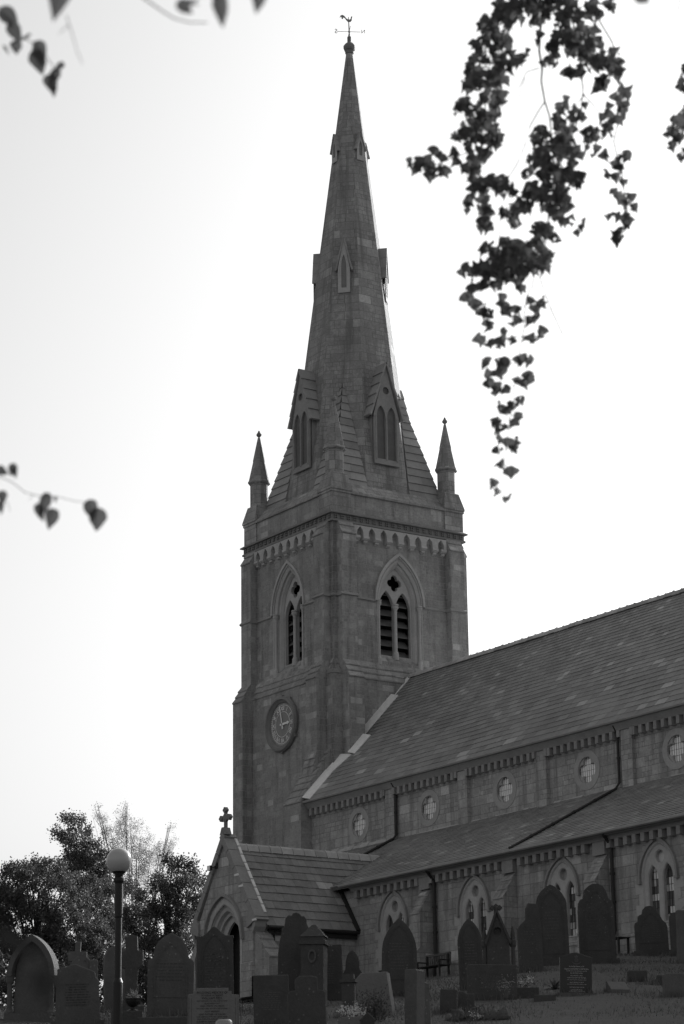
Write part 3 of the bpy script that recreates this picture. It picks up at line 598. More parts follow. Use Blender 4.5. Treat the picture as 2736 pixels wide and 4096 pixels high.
# --- belfry string course, running round walls and buttresses
sc = MB()
def string_run(fr, segs, z, pr=.07, h=.11):
    for u0, u1, w in segs:
        sc.prism([fr.p(u0, z - h, w - .02), fr.p(u0, z - h * .6, w + pr), fr.p(u0, z, w + pr * .8), fr.p(u0, z + .06, w - .02)], fr.U * (u1 - u0))
for fr, a0, a1, c in ((F_S, XW, XE, CX), (F_E, YS, YN, CY)):
    sc = MB()
    string_run(fr, [(a0 + .2 + BW, c - 1.35, 0), (c + 1.35, a1 - .2 - BW, 0), (a0 + .14, a0 + .26 + BW, .38), (a1 - .26 - BW, a1 - .14, .38), (a0 - .05, a0 + .2, 0), (a1 - .2, a1 + .05, 0)], 27.12)
    for u in ((XE - .2, XE - .2 - BW, XW + .2 + BW) if fr is F_S else (YS + .2, YN - .2 - BW)):
        sc.prism([fr.p(u - .06, 27.01, 0), fr.p(u + .06, 27.01, 0), fr.p(u + .05, 27.18, 0), fr.p(u - .05, 27.18, 0)], fr.W * .40)
    sc.build('string_course', M['dressd'], church)

# --- dentil cornice and corbel table
cn = MB()
e = .40
cn.box(XW - .07, XE + .07, YS - .07, YN + .07, 30.57, 30.84)
cn.box(XW - .12, XE + .12, YS - .12, YN + .12, 30.48, 30.57)
def bevel_slab(mb, ex, z0, z1, z2, ex2):
    A = [(XW - ex, YS - ex), (XE + ex, YS - ex), (XE + ex, YN + ex), (XW - ex, YN + ex)]
    B = [(XW - ex2, YS - ex2), (XE + ex2, YS - ex2), (XE + ex2, YN + ex2), (XW - ex2, YN + ex2)]
    lo = [(x, y, z0) for x, y in A]; mi = [(x, y, z1) for x, y in A]; hi = [(x, y, z2) for x, y in B]
    mb.raw(lo + mi + hi, [(3, 2, 1, 0), (8, 9, 10, 11)] + [(i, (i + 1) % 4, (i + 1) % 4 + 4, i + 4) for i in range(4)] + [(i + 4, (i + 1) % 4 + 4, (i + 1) % 4 + 8, i + 8) for i in range(4)])
bevel_slab(cn, .2, 30.84, 30.90, 31.0, .04)
for fr, a0, a1 in ((F_S, XW, XE), (F_E, YS, YN)):
    n = 21; L = a1 - a0 + .1
    for k in range(n):
        u = a0 - .05 + L * (k + .5) / n
        for j in (-1, 1):      # little four-leaf flowers: two bosses each, high and low
            for q in (-1, 1):
                cc = fr.p(u + j * .05, 30.705 + q * .05, .07)
                cn.prism([cc + fr.U * a + fr.V * b for a, b in ((-.042, 0), (0, -.042), (.042, 0), (0, .042))], fr.W * .07)
cn.build('cornice', M['cornice'], church)
ct = MB()
for fr, a0, a1 in ((F_S, XW, XE), (F_E, YS, YN)):
    u0 = a0 + .2 + BW + .03; u1 = a1 - .2 - BW + .5 if False else a1 - .2 - BW - .03
    u0 -= 0.0; n = 8; st_ = (u1 - u0) / n
    holes = []
    lower = [(u0, 30.42)]
    out = [(u0, 29.95)]
    for k in range(n):
        c = u0 + st_ * (k + .5); hw = st_ * .27
        out += [(c - hw, 29.95), (c - hw, 30.1), (c - hw * .8, 30.22), (c, 30.38), (c + hw * .8, 30.22), (c + hw, 30.1), (c + hw, 29.95)]
    out += [(u1, 29.95), (u1, 30.42), (u0, 30.42)]
    plate(ct, fr, out, [], 0.002, .2)
    for k in range(n + 1):
        c = u0 + st_ * k; hw = st_ * .25
        c = min(max(c, u0 + hw), u1 - hw)
        ct.prism([fr.p(c - hw, 29.95, 0), fr.p(c - hw, 29.95, .22), fr.p(c - hw, 29.85, .24), fr.p(c - hw, 29.78, .16), fr.p(c - hw, 29.74, 0)], fr.U * (2 * hw))
        hw *= .6
        ct.prism([fr.p(c - hw, 29.76, 0), fr.p(c - hw, 29.76, .14), fr.p(c - hw, 29.68, .13), fr.p(c - hw, 29.64, 0)], fr.U * (2 * hw))
ct.build('corbel_table', M['dress'], church)

# --- parapet mouldings and sloped coping up to the spire
pp = MB()
bevel_slab(pp, .09, 31.88, 31.98, 32.06, .02)
A = [(XW, YS), (XE, YS), (XE, YN), (XW, YN)]
def sq_ring(off, z): return [(XW + off, YS + off, z), (XE - off, YS + off, z), (XE - off, YN - off, z), (XW + off, YN - off, z)]
rings = [sq_ring(-.02, 32.04), sq_ring(.22, 32.34), sq_ring(.22, 32.30), sq_ring(.45, 32.55), sq_ring(.6, 32.55)]
vs = [q for r_ in rings for q in r_]
pp.raw(vs, [(4 * i + k, 4 * i + (k + 1) % 4, 4 * i + 4 + (k + 1) % 4, 4 * i + 4 + k) for i in range(4) for k in range(4)] + [(16, 17, 18, 19)])
# raised blocks at the corners under the pinnacles
for x, y in ((XE, YS), (XW, YS), (XE, YN), (XW, YN)):
    sx = 1 if x == XE else -1; sy = -1 if y == YS else 1
    for (a, b, z0, z1) in ((1.0, .05, 31.0, 32.0),):
        xa, xb = sorted((x - sx * a, x + sx * b)); ya, yb = sorted((y - sy * a, y + sy * b))
        pp.box(xa, xb, ya, yb, z0, z1)
    xo, yo = x + sx * .12, y + sy * .12; xi, yi = x - sx * 1.05, y - sy * 1.05
    xm, ym = x - sx * .72, y - sy * .72
    lo = [(xo, yo, 32.0), (xi, yo, 32.0), (xi, yi, 32.0), (xo, yi, 32.0)]
    cx_, cy_ = x - sx * .47, y - sy * .47; r_ = .4
    hi = [(cx_ + sx * r_, cy_ + sy * r_, 32.85), (cx_ - sx * r_, cy_ + sy * r_, 32.85), (cx_ - sx * r_, cy_ - sy * r_, 32.85), (cx_ + sx * r_, cy_ - sy * r_, 32.85)]
    mid = [(a_[0], a_[1], 32.09) for a_ in lo]
    f = [(0, 1, 2, 3), (8, 9, 10, 11)] + [(i, (i + 1) % 4, (i + 1) % 4 + 4, i + 4) for i in range(4)] + [(i + 4, (i + 1) % 4 + 4, (i + 1) % 4 + 8, i + 8) for i in range(4)]
    pp.raw(lo + mid + hi, f)
pp.build('parapet', M['spire'], church)

# --- spire
LEAN = Vector((cr.x, cr.y, 0)).normalized() * .2
def axis(z): return Vector((CX, CY, 0)) + LEAN * max(0, (z - 32) / 24.5)
def apo(z): return max(.13, .13 + (56.25 - z) * .1163)
def oct_ring(z, a=None, k=8):
    a = apo(z) if a is None else a; c = axis(z); r_ = a / math.cos(math.pi / k)
    return [(c.x + r_ * math.cos(math.pi / k + 2 * math.pi * i / k), c.y + r_ * math.sin(math.pi / k + 2 * math.pi * i / k), z) for i in range(k)]
sp = MB()
zs = [32.3, 36, 40, 44, 48, 52, 56.2]
vs = [q for z in zs for q in oct_ring(z)]
sp.raw(vs, [(8 * i + k, 8 * i + (k + 1) % 8, 8 * i + 8 + (k + 1) % 8, 8 * i + 8 + k) for i in range(len(zs) - 1) for k in range(8)] + [tuple(8 * (len(zs) - 1) + k for k in range(8))])
spire = sp.build('spire', M['spire'], church)
cap = MB()
c = axis(56.3)
cap.lathe((c.x, c.y, 0), [(.16, 56.0), (.22, 56.05), (.22, 56.2), (.27, 56.22), (.3, 56.3), (.3, 56.44), (.2, 56.58), (.1, 56.66), (.1, 56.95), (.05, 57.0)], 8, math.pi / 8)
cap.build('capstone', M['cornice'], spire)
# broaches: coursed half pyramids on the four diagonal faces
def coursed_tri(mb, apex, B, C, n, lip=.07, inw=None):
    apex, B, C = Vector(apex), Vector(B), Vector(C); N = (B - apex).cross(C - apex).normalized()
    mid = (B + C) / 2
    if N.dot(mid - Vector((CX, CY, mid.z))) < 0: N = -N
    for k in range(n):
        t0 = k / n; t1 = (k + 1) / n
        a0, b0 = apex.lerp(B, t0), apex.lerp(C, t0); a1, b1 = apex.lerp(B, t1), apex.lerp(C, t1)
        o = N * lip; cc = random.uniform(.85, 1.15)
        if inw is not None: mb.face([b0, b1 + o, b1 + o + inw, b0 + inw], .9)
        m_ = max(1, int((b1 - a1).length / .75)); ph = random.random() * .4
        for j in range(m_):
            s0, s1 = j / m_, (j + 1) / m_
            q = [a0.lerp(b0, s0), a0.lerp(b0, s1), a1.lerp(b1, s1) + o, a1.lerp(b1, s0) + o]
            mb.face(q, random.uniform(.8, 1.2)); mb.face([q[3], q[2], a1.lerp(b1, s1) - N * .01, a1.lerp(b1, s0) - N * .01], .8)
ZA = 38.1; zb_ = 32.45; hb = 3.05
for k in range(4):
    a = math.pi / 4 + k * math.pi / 2; sx = 1 if math.cos(a) > 0 else -1; sy = 1 if math.sin(a) > 0 else -1
    r_ = apo(ZA); c = axis(ZA); ap_ = Vector((c.x + r_ * math.cos(a), c.y + r_ * math.sin(a), ZA))
    cor = Vector((CX + sx * hb, CY + sy * hb, zb_)); w_ = apo(zb_) * math.tan(math.pi / 8)
    e1 = Vector((CX + sx * (hb - .03), CY + sy * w_ * .98, zb_)); e2 = Vector((CX + sx * w_ * .98, CY + sy * (hb - .03), zb_))
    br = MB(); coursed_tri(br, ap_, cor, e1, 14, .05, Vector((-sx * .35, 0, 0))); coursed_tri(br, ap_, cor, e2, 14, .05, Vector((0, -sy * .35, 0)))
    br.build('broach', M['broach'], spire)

# --- lucarnes
def lucarne(ang, z0, zs_, zt, half, depth_in, lights, name='lucarne'):
    """gabled spire window facing direction ang. z0 sill, zs_ eaves, zt gable tip, half = half width"""
    d = Vector((math.cos(ang), math.sin(ang), 0)); u = Vector((-d.y, d.x, 0))
    if (ang == 0): pass
    W_ = apo(z0) + (.15 if lights == 2 else .07); c = axis(z0)
    fr = Frame((c.x + d.x * W_, c.y + d.y * W_, 0), u, (0, 0, 1), d)
    lm = MB(); t = .0
    holes = []
    hw = half * .86
    if lights == 2:
        g = hw * .12; lw = hw * .34
        for s_ in (-1, 1): holes.append(arch(s_ * hw * .42, lw, zs_ - .05, zs_ + lw * 1.9, z0 + .25, 5))
        holes.append(circle(0, zs_ + (zt - zs_) * .47, hw * .26, 10))
    else:
        holes.append(arch(0, hw * .42, zs_ + .05, zs_ + (zt - zs_) * .45, z0 + .25, 5))
    out = [(-hw, z0), (hw, z0), (hw, zs_), (0, zt - .12), (-hw, zs_)]
    plate(lm, fr, out, holes, -.09 if lights == 2 else -.035, 0)
    # cheeks
    back = -(W_ - apo(zt)) - .1
    for s_ in (-1, 1):
        lm.prism([fr.p(s_ * hw, z0, -.16), fr.p(s_ * (hw - .1), z0, -.16), fr.p(s_ * (hw - .1), zs_, -.16), fr.p(s_ * hw, zs_, -.16)], fr.W * (back + .16) * .8)
    if lights == 2:
        for s_ in (-1, 0, 1):
            q = fr.p(s_ * hw * .84, 0, .0)
            lm.tube([(q.x, q.y, z0 + .2), (q.x, q.y, zs_ - .1)], .05, 6)
    ob = lm.build(name, M['dressd'] if lights == 2 else M['dress'], spire)
    bd = .10 if lights == 2 else .04
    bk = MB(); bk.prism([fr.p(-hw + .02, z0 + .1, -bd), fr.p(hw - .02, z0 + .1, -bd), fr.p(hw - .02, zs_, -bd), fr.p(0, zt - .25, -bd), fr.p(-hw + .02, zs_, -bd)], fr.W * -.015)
    bk.build('opening_shade', M['louvre'] if lights == 2 else M['cornice'], ob)  # flat panel behind the lights, its tone stands for the shade inside
    rf = MB(); ov = .1 if lights == 2 else .04; n = 5 if lights == 2 else 3; ex_ = .1 if lights == 2 else .05
    for s_ in (-1, 1):
        for k in range(n):
            a_, b_ = k / n, (k + 1) / n
            ez = zs_ - .12
            p0 = (s_ * (half + ex_) * (1 - a_), ez + (zt - ez) * a_); p1 = (s_ * (half + ex_) * (1 - b_), ez + (zt - ez) * b_)
            nx, nz = s_ * (zt - ez), half + ex_; L = math.hypot(nx, nz); nx /= L; nz /= L
            q = [fr.p(p0[0] + nx * .09 * ex_ * 10, p0[1] + nz * .09 * ex_ * 10, ov), fr.p(p1[0] + nx * .03, p1[1] + nz * .03, ov), fr.p(p1[0] - nx * .04, p1[1] - nz * .04, ov), fr.p(p0[0] - nx * .03, p0[1] - nz * .03, ov)]
            if s_ < 0: q.reverse()
            rf.prism(q, fr.W * (back - ov), random.uniform(.9, 1.1))
    rf.build('lucarne_roof', M['broach'], ob)
for a in (0, math.pi / 2, math.pi, -math.pi / 2): lucarne(a, 33.9, 36.3, 38.9, .82, 0, 2)
for a in (R(45), R(135), R(225), R(-45)): lucarne(a, 42.7, 43.95, 45.5, .34, 0, 1)
for a in (0, math.pi / 2, math.pi, -math.pi / 2): lucarne(a, 49.95, 50.6, 51.45, .25, 0, 1)

# --- corner pinnacles
for x, y in ((XE, YS), (XW, YS), (XE, YN), (XW, YN)):
    sx = 1 if x == XE else -1; sy = -1 if y == YS else 1
    o = (x - sx * .47, y - sy * .47, 0)
    pn = MB(); k0 = 1.082
    pn.lathe(o, [(.40 * k0, 32.6), (.40 * k0, 33.98)], 8, math.pi / 8)
    pb = pn.build('pinnacle', M['spire'], church)
    pn = MB()
    pn.lathe(o, [(.42 * k0, 33.95), (.50 * k0, 34.02), (.50 * k0, 34.08), (.46 * k0, 34.14), (.27 * k0, 35.1), (.28 * k0, 35.13), (.06, 36.32)], 8, math.pi / 8)
    pn.build('pinnacle_cap', M['spire'], pb)
    pn = MB(); pn.lathe(o, [(.03, 36.28), (.05, 36.36), (.12, 36.42), (.13, 36.5), (.07, 36.58), (.03, 36.68)], 8)
    pn.build('finial', M['cornice'], pb)

# --- weather vane
vn = MB(); c = axis(57)
vn.tube([(c.x, c.y, 56.6), (c.x, c.y, 57.2), (c.x - .02, c.y - .02, 58.05)], [.055, .035, .02], 6)
vn.lathe((c.x, c.y, 0), [(.02, 57.18), (.05, 57.22), (.05, 57.28), (.02, 57.32)], 8)
vane = vn.build('weather_vane', M['iron2'], church)
arm = Vector((cr.x, cr.y, 0)).normalized(); arm = (arm + Vector((-.05, .1, 0))).normalized(); perp = Vector((arm.y, -arm.x, 0))
vm_ = MB(); zc = 57.25
vm_.tube([Vector((c.x, c.y, zc)) - arm * .62, Vector((c.x, c.y, zc)) + arm * .56], .013, 5)
vm_.tube([Vector((c.x, c.y, zc)) - perp * .6, Vector((c.x, c.y, zc)) + perp * .6], .013, 5)
frv = Frame((c.x, c.y, zc), arm, (0, 0, 1), perp)
text_mesh(vm_, frv, 'S', .34, -.66, 0, 0, .008, mirror=True); text_mesh(vm_, frv, 'N', .28, .7, .02, 0, .008, mirror=True)
vm_.build('compass_arms', M['iron2'], vane)
ck = MB(); frc = Frame((c.x - .02, c.y - .02, 57.95), arm, (0, 0, 1), perp)
body = [(-.03, -.16), (.10, -.16), (.16, -.08), (.17, .05), (.2, .12), (.16, .17), (.12, .1), (.10, 0), (.02, -.04), (-.1, .02), (-.2, .16), (-.3, .22), (-.4, .18), (-.44, .06), (-.4, .08), (-.36, .12), (-.34, .0), (-.28, -.01), (-.26, .08), (-.18, .04), (-.1, -.08)]
plate(ck, frc, body, [], -.012, .012)
ck.build('cockerel', M['iron2'], vane)

# --- belfry windows
def belfry_window(fr, c):
    wb = MB()
    # moulded orders stepping into the wall
    rg = [(arch(c, 1.27, 27.1, 29.33, 24.3, 12), .02), (arch(c, 1.2, 27.1, 29.2, 24.35, 12), -.02), (arch(c, 1.08, 27.1, 29.03, 24.4, 12), -.1), (arch(c, 1.08, 27.1, 29.03, 24.4, 12), -.2),
          (arch(c, .98, 27.1, 28.9, 24.45, 12), -.22), (arch(c, .91, 27.1, 28.82, 24.5, 12), -.34), (arch(c, .91, 27.1, 28.82, 24.5, 12), -.4)]
    ring_loft(wb, fr, rg)
    # tracery
    hol = [arch(c - .46, .405, 26.9, 27.74, 24.72, 7), arch(c + .46, .405, 26.9, 27.74, 24.72, 7), quatrefoil(c, 28.14, .38, .46)]
    plate(wb, fr, arch(c, .93, 27.1, 28.84, 24.3, 12), hol, -.58, -.38, .02)
    win = wb.build('belfry_window', M['dress'], church)
    s = MB()
    s.prism([fr.p(c - 1.15, 24.12, .03), fr.p(c - 1.15, 24.0, .03), fr.p(c - 1.15, 24.0, -.6), fr.p(c - 1.15, 24.74, -.6), fr.p(c - 1.15, 24.74, -.42)], fr.U * 2.3)
    s.build('sill', M['tower'], win)
    h = MB(); arch_band(h, fr, c, 27.1, 29.33, 1.28, .11, 0, .09, 0, 14); h.build('hood_mould', M['dress'], win)
    for s_, w in ((-1, -.06), (1, -.06), (0, -.36)):
        q = fr.p(c + s_ * 1.14, 0, w); r_ = .075 if s_ else .085
        zb2 = 24.45 if s_ else 24.85
        k = MB(); k.lathe((q.x, q.y, 0), [(r_ * 1.7, zb2 - .3), (r_ * 1.7, zb2), (r_ * 1.3, zb2 + .08), (r_, zb2 + .12), (r_, 26.75), (r_ * 1.2, 26.78), (r_, 26.8), (r_ * 1.15, 26.88), (r_ * 1.9, 26.98), (r_ * 1.9, 27.04), (r_ * 1.5, 27.05), (r_ * 2.0, 27.1), (r_ * 2., 27.14)], 12)
        k.build('column', M['dress'], win, smooth=False)
    lv = MB()
    z = 24.75
    while z < 27.8:
        lv.prism([fr.p(c - .95, z, -.62), fr.p(c - .95, z + .04, -.62), fr.p(c - .95, z + .40, -.98), fr.p(c - .95, z + .35, -.98)], fr.U * 1.9)
        z += .47
    lv.build('louvre', M['louvre'], win)
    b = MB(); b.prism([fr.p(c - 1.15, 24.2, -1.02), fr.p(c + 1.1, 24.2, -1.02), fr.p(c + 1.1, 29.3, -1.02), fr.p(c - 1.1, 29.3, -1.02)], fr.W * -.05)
    b.build('opening_shade', M['black'], win)  # flat dark sheet, colour stands for the unlit belfry interior
belfry_window(F_S, CX); belfry_window(F_E, CY)

# --- clock
fc = southF(YS - d1); ccx, ccz = -91.98, 21.8
cb = MB()
N_ = 48
prof = [(1.25, 0.), (1.27, .12), (1.22, .22), (1.13, .24), (1.08, .16), (1.02, .10), (.99, .04), (.96, .03)]
for i in range(N_):
    a0, a1 = 2 * math.pi * i / N_, 2 * math.pi * (i + 1) / N_
    for (r0, w0), (r1, w1) in zip(prof[:-1], prof[1:]):
        cb.face([fc.p(ccx + r0 * math.cos(a1), ccz + r0 * math.sin(a1), w0), fc.p(ccx + r0 * math.cos(a0), ccz + r0 * math.sin(a0), w0), fc.p(ccx + r1 * math.cos(a0), ccz + r1 * math.sin(a0), w1), fc.p(ccx + r1 * math.cos(a1), ccz + r1 * math.sin(a1), w1)])
for a in (90, 58, -32, -90, -148, 148):
    q = (ccx + 1.27 * math.cos(R(a)), ccz + 1.27 * math.sin(R(a)))
    cb.prism([fc.p(q[0] - .06, q[1] - .06, 0), fc.p(q[0] + .06, q[1] - .06, 0), fc.p(q[0] + .06, q[1] + .06, 0), fc.p(q[0] - .06, q[1] + .06, 0)], fc.W * .12)
clock = cb.build('clock', M['cornice'], church)
dl = MB(); plate(dl, fc, circle(ccx, ccz, .98, 48), [], .004, .03); dl.build('dial', M['dial'], clock)
nm = MB()
for i, s_ in enumerate(['XII', 'I', 'II', 'III', 'IIII', 'V', 'VI', 'VII', 'VIII', 'IX', 'X', 'XI']):
    a = math.pi / 2 - i * math.pi / 6
    text_mesh(nm, fc, s_, .27, ccx + .72 * math.cos(a), ccz + .72 * math.sin(a), .045, .012, rot=a - math.pi / 2)
for i in range(60):
    a = 2 * math.pi * i / 60; r0, r1 = .89, .95
    t = Vector((-math.sin(a), math.cos(a))) * .009; q0 = (ccx + r0 * math.cos(a), ccz + r0 * math.sin(a)); q1 = (ccx + r1 * math.cos(a), ccz + r1 * math.sin(a))
    nm.face([fc.p(q0[0] - t.x, q0[1] - t.y, .05), fc.p(q0[0] + t.x, q0[1] + t.y, .05), fc.p(q1[0] + t.x, q1[1] + t.y, .05), fc.p(q1[0] - t.x, q1[1] - t.y, .05)])
for r0 in (.57, .87):
    a_ = circle(ccx, ccz, r0 + .015, 40); plate(nm, fc, a_, [circle(ccx, ccz, r0 - .005, 40)], .035, .05)
nm.build('numeral', M['gilt'], clock)
def hand(ang, L, w, nm_):
    d = (math.cos(ang), math.sin(ang)); t = (-d[1], d[0]); h = MB()
    pts = [(-.16, w * .5), (-.18, 0), (-.16, -w * .5), (.0, -w * .8), (L * .6, -w * .5), (L * .72, -w * 1.1), (L, 0), (L * .72, w * 1.1), (L * .6, w * .5), (0, w * .8)]
    if nm_ == 'minute_hand': pts = [(-.22, w), (-.22, -w), (0, -w * .6), (L * .8, -w * .5), (L, 0), (L * .8, w * .5), (0, w * .6)]
    plate(h, fc, [(ccx + x * d[0] + y * t[0], ccz + x * d[1] + y * t[1]) for x, y in pts], [], .07, .09)
    h.build(nm_, M['gilt'], clock)
hand(R(90 + 13), .97, .05, 'minute_hand'); hand(R(1), .62, .075, 'hour_hand')

# --- nave
NYW, NRY, NRZ, NEZ, NEY = 58.85, 64.2, 23.75, 17.6, 58.5
NX0, NX1 = -88.2, -34.0
nv = MB(); fn = southF(NYW)
qx = [-84.6 + 4.95 * k for k in range(10)]
plate(nv, fn, [(NX0, ZB), (NX1, ZB), (NX1, 17.45), (NX0, 17.45)], [circle(x, 16.17, .6, 24) for x in qx], -.5, 0)
nv.box(NX0, NX1, 69.1, 69.55, ZB, 17.45)
nv.prism([(NX1, NYW + .01, ZB), (NX1, 69.5, ZB), (NX1, 69.5, 17.4), (NX1, NRY, 23.5), (NX1, NYW + .01, 17.4)], (.4, 0, 0))
px_ = [-82.15 + 4.95 * k for k in range(10)]
for x in px_: nv.box(x - .3, x + .3, NYW - .16, NYW + .01, ZB, 17.3)
nave = nv.build('nave_wall', M['aisle'], church)
cb = MB()
x = NX0 + .3
while x < NX1:
    if not any(abs(x - q) < .36 for q in px_): cb.box(x - .085, x + .085, NYW - .24, NYW, 17.0, 17.3, random.uniform(.9, 1.1))
    x += .405
for q in px_: cb.box(q + .3, q + .46, NYW - .26, NYW, 17.02, 17.3); cb.box(q - .46, q - .3, NYW - .22, NYW, 17.05, 17.3)
fcn = [(NX0, NYW, 17.29), (NX0, NYW - .2, 17.29), (NX0, NYW - .24, 17.36), (NX0, NYW - .34, 17.5), (NX0, NYW - .36, 17.54), (NX0, NYW, 17.54)]
cb.prism(fcn, (NX1 - NX0, 0, 0))
cb.build('eaves_corbel', M['dressd'], church)
gt = MB(); gt.prism([(NX0, NYW - .30, 17.545), (NX0, NYW - .46, 17.545), (NX0, NYW - .48, 17.6), (NX0, NYW - .46, 17.63), (NX0, NYW - .30, 17.63)], (NX1 - NX0, 0, 0)); gt.build('gutter', M['dressd'], church)
nr = MB()
def vec(a, b): return (Vector(b) - Vector(a))
e0 = (NX0 - .2, NEY - .06, NEZ - .0); r0 = (NX0 - .2, NRY, NRZ)
V = vec(e0, r0); vl = V.length
slates(nr, e0, (1, 0, 0), V.normalized(), NX1 - NX0 + .3, vl, .60, .28, .36, .2, thick=.016, rnd=.16, lip=.007)
slab(nr, [e0, (NX1, e0[1], e0[2]), (NX1, NRY, NRZ), r0], .1)
slab(nr, [(NX0 - .2, 69.9, NEZ), (NX1, 69.9, NEZ), (NX1, NRY, NRZ), r0], .1)
nroof = nr.build('nave_roof', M['slate'], church)
rt = MB(); x = NX0 - .25
while x < NX1:
    L = random.uniform(.42, .48); o = random.uniform(-.01, .01); cc = random.uniform(.7, 1.2)
    rt.prism([(x, NRY - .2, NRZ - .10 + o), (x, NRY - .13, NRZ + .03 + o), (x, NRY - .04, NRZ + .1 + o), (x, NRY + .04, NRZ + .1 + o), (x, NRY + .13, NRZ + .03 + o), (x, NRY + .2, NRZ - .10 + o)], (L - .03, 0, 0), cc)
    rt.prism([(x + L - .05, NRY - .22, NRZ - .11 + o), (x + L - .05, NRY - .05, NRZ + .125 + o), (x + L - .05, NRY + .05, NRZ + .125 + o), (x + L - .05, NRY + .22, NRZ - .11 + o)], (.05, 0, 0), cc)
    x += L
rt.build('ridge_tile', M['ridge'], nroof)
# lime fillets where the roof meets the tower
fl = MB(); Vn = V.normalized(); NN = Vector((1, 0, 0)).cross(Vn)
if NN.z < 0: NN = -NN
def roofpt(x, y, o=.05):
    t = (y - e0[1]) / (r0[1] - e0[1]); return Vector((x, e0[1] + V.y * t, e0[2] + V.z * t)) + NN * o
def fillet(xa0, xa1, ya, xb0, xb1, yb, n=6):
    fl = MB()
    for k in range(n):
        t0, t1 = k / n, (k + 1) / n
        j = [random.uniform(-.02, .02) for _ in range(4)]
        y0, y1 = ya + (yb - ya) * t0, ya + (yb - ya) * t1
        A = roofpt(xa0 + (xb0 - xa0) * t0, y0, .2); B = roofpt(xa1 + (xb1 - xa1) * t0 + j[0] * 0, y0, .045)
        C = roofpt(xa1 + (xb1 - xa1) * t1, y1, .045); D = roofpt(xa0 + (xb0 - xa0) * t1, y1, .2)
        fl.prism([A, B, C, D], -NN * .04)
    fl.build('roof_fillet', M['flash'], nroof)
fillet(-88.28, -87.9, 64.1, -88.28, -87.98, 63.3, 3); fillet(-88.0, -87.62, 63.2, -88.0, -87.68, 61.3, 6)
fillet(-87.43, -87.02, 61.25, -87.43, -87.08, 60.42, 4); fillet(-87.95, -87.3, 60.42, -88.1, -87.75, 59.75, 3); fillet(-88.15, -87.75, 59.75, -88.15, -87.72, 58.5, 5)
# wide foot of the south-east buttress
bl = MB(); pr = buttress_profile([(1.9, 17.6, 20.5)], 0, 0)
bl.prism([F_Sb.p(-89.47, z, w) for w, z in pr], (1.31, 0, 0)); bl.build('buttress', M['tower'], church)

for x in qx:
    w = MB()
    ring = circle(x, 16.17, .74, 28)
    plate(w, fn, ring, [circle(x, 16.17, .50, 24)], -.05, .018)
    rings = []
    plate(w, fn, circle(x, 16.17, .6, 24), [quatrefoil(x, 16.17, .53, .425, 7)], -.14, -.02, .012)
    w_ = w.build('clerestory_window', M['dressd2'], church)
    g = MB(); g.face([fn.p(x + a, 16.17 + b, -.115) for a, b in ((-.5, -.5), (.5, -.5), (.5, .5), (-.5, .5))]); g.build('pane', M['pane'], w_)
    g = MB()
    for k in range(-4, 5):
        g.prism([fn.p(x + k * .12 - .003, 15.67, -.11), fn.p(x + k * .12 + .003, 15.67, -.11), fn.p(x + k * .12 + .003, 16.67, -.11), fn.p(x + k * .12 - .003, 16.67, -.11)], fn.W * .01)
        if k % 2 == 0: g.prism([fn.p(x - .5, 16.17 + k * .11 - .003, -.11), fn.p(x + .5, 16.17 + k * .11 - .003, -.11), fn.p(x + .5, 16.17 + k * .11 + .003, -.11), fn.p(x - .5, 16.17 + k * .11 + .003, -.11)], fn.W * .008)
    g.build('leading', M['lead'], w_)

# --- south aisle
AY, AEY, AEZ, ATZ = 54.0, 53.5, 12.55, 15.22
AX0, AX1 = -87.5, -34.0
fa = southF(AY)
wx = [-75.45 + 4.95 * k for k in range(8)]
aw = MB()
plate(aw, fa, [(-77.9, ZB), (AX1, ZB), (AX1, 12.4), (-77.9, 12.4)], [arch(x, .84, 10.85, 12.0, 9.3, 8) for x in wx], -.5, 0)
aw.box(AX0, -77.9, AY, AY + .5, ZB, 12.4)
aw.box(AX0, AX0 + .4, AY + .5, NYW, ZB, 12.4)
aw.prism([(AX0, AY + .1, 12.3), (AX0, NYW, 12.3), (AX0, NYW, 15.0), (AX0, AY + .1, 12.5)], (.4, 0, 0))
aw.prism([fa.p(-77.9, ZB, 0), fa.p(-77.9, ZB, .12), fa.p(-77.9, 8.98, .12), fa.p(-77.9, 9.02, .15), fa.p(-77.9, 9.07, .15), fa.p(-77.9, 9.14, 0)], (AX1 + 77.9, 0, 0))
awall = aw.build('aisle_wall', M['aisle'], church)
cb = MB(); bx = [-72.94 + 4.95 * k for k in range(8)]
x = -77.6
while x < AX1:
    if not any(q - .72 < x < q + .12 for q in bx): cb.box(x - .095, x + .095, AY - .24, AY, 12.02, 12.3)
    x += .435
cb.prism([(-77.9, AY, 12.29), (-77.9, AY - .22, 12.29), (-77.9, AY - .27, 12.36), (-77.9, AY - .38, 12.47), (-77.9, AY - .38, 12.5), (-77.9, AY, 12.5)], (AX1 + 77.9, 0, 0))
for q in bx: cb.box(q - .62, q, AY - .2, AY - .002, 11.85, 12.29)
cb.build('eaves_corbel', M['dressd'], church)
gt = MB(); gt.prism([(-78.3, AY - .40, 12.49), (-78.3, AY - .52, 12.46), (-78.3, AY - .57, 12.50), (-78.3, AY - .55, 12.57), (-78.3, AY - .40, 12.57)], (AX1 + 78.3, 0, 0)); gt.build('gutter', M['dressd'], church)
for q in bx:
    b = MB(); pr = buttress_profile([(1.0, 9.2, 9.72), (.62, 10.92, 11.92)], 0, 0, lip=.035)
    b.prism([fa.p(q - .62, z, w) for w, z in pr], (.6, 0, 0)); b.build('buttress', M['aisle'], church)
ar = MB(); e1 = (AX0 - .1, AEY, AEZ); r1 = (AX0 - .1, NYW, ATZ); V1 = vec(e1, r1)
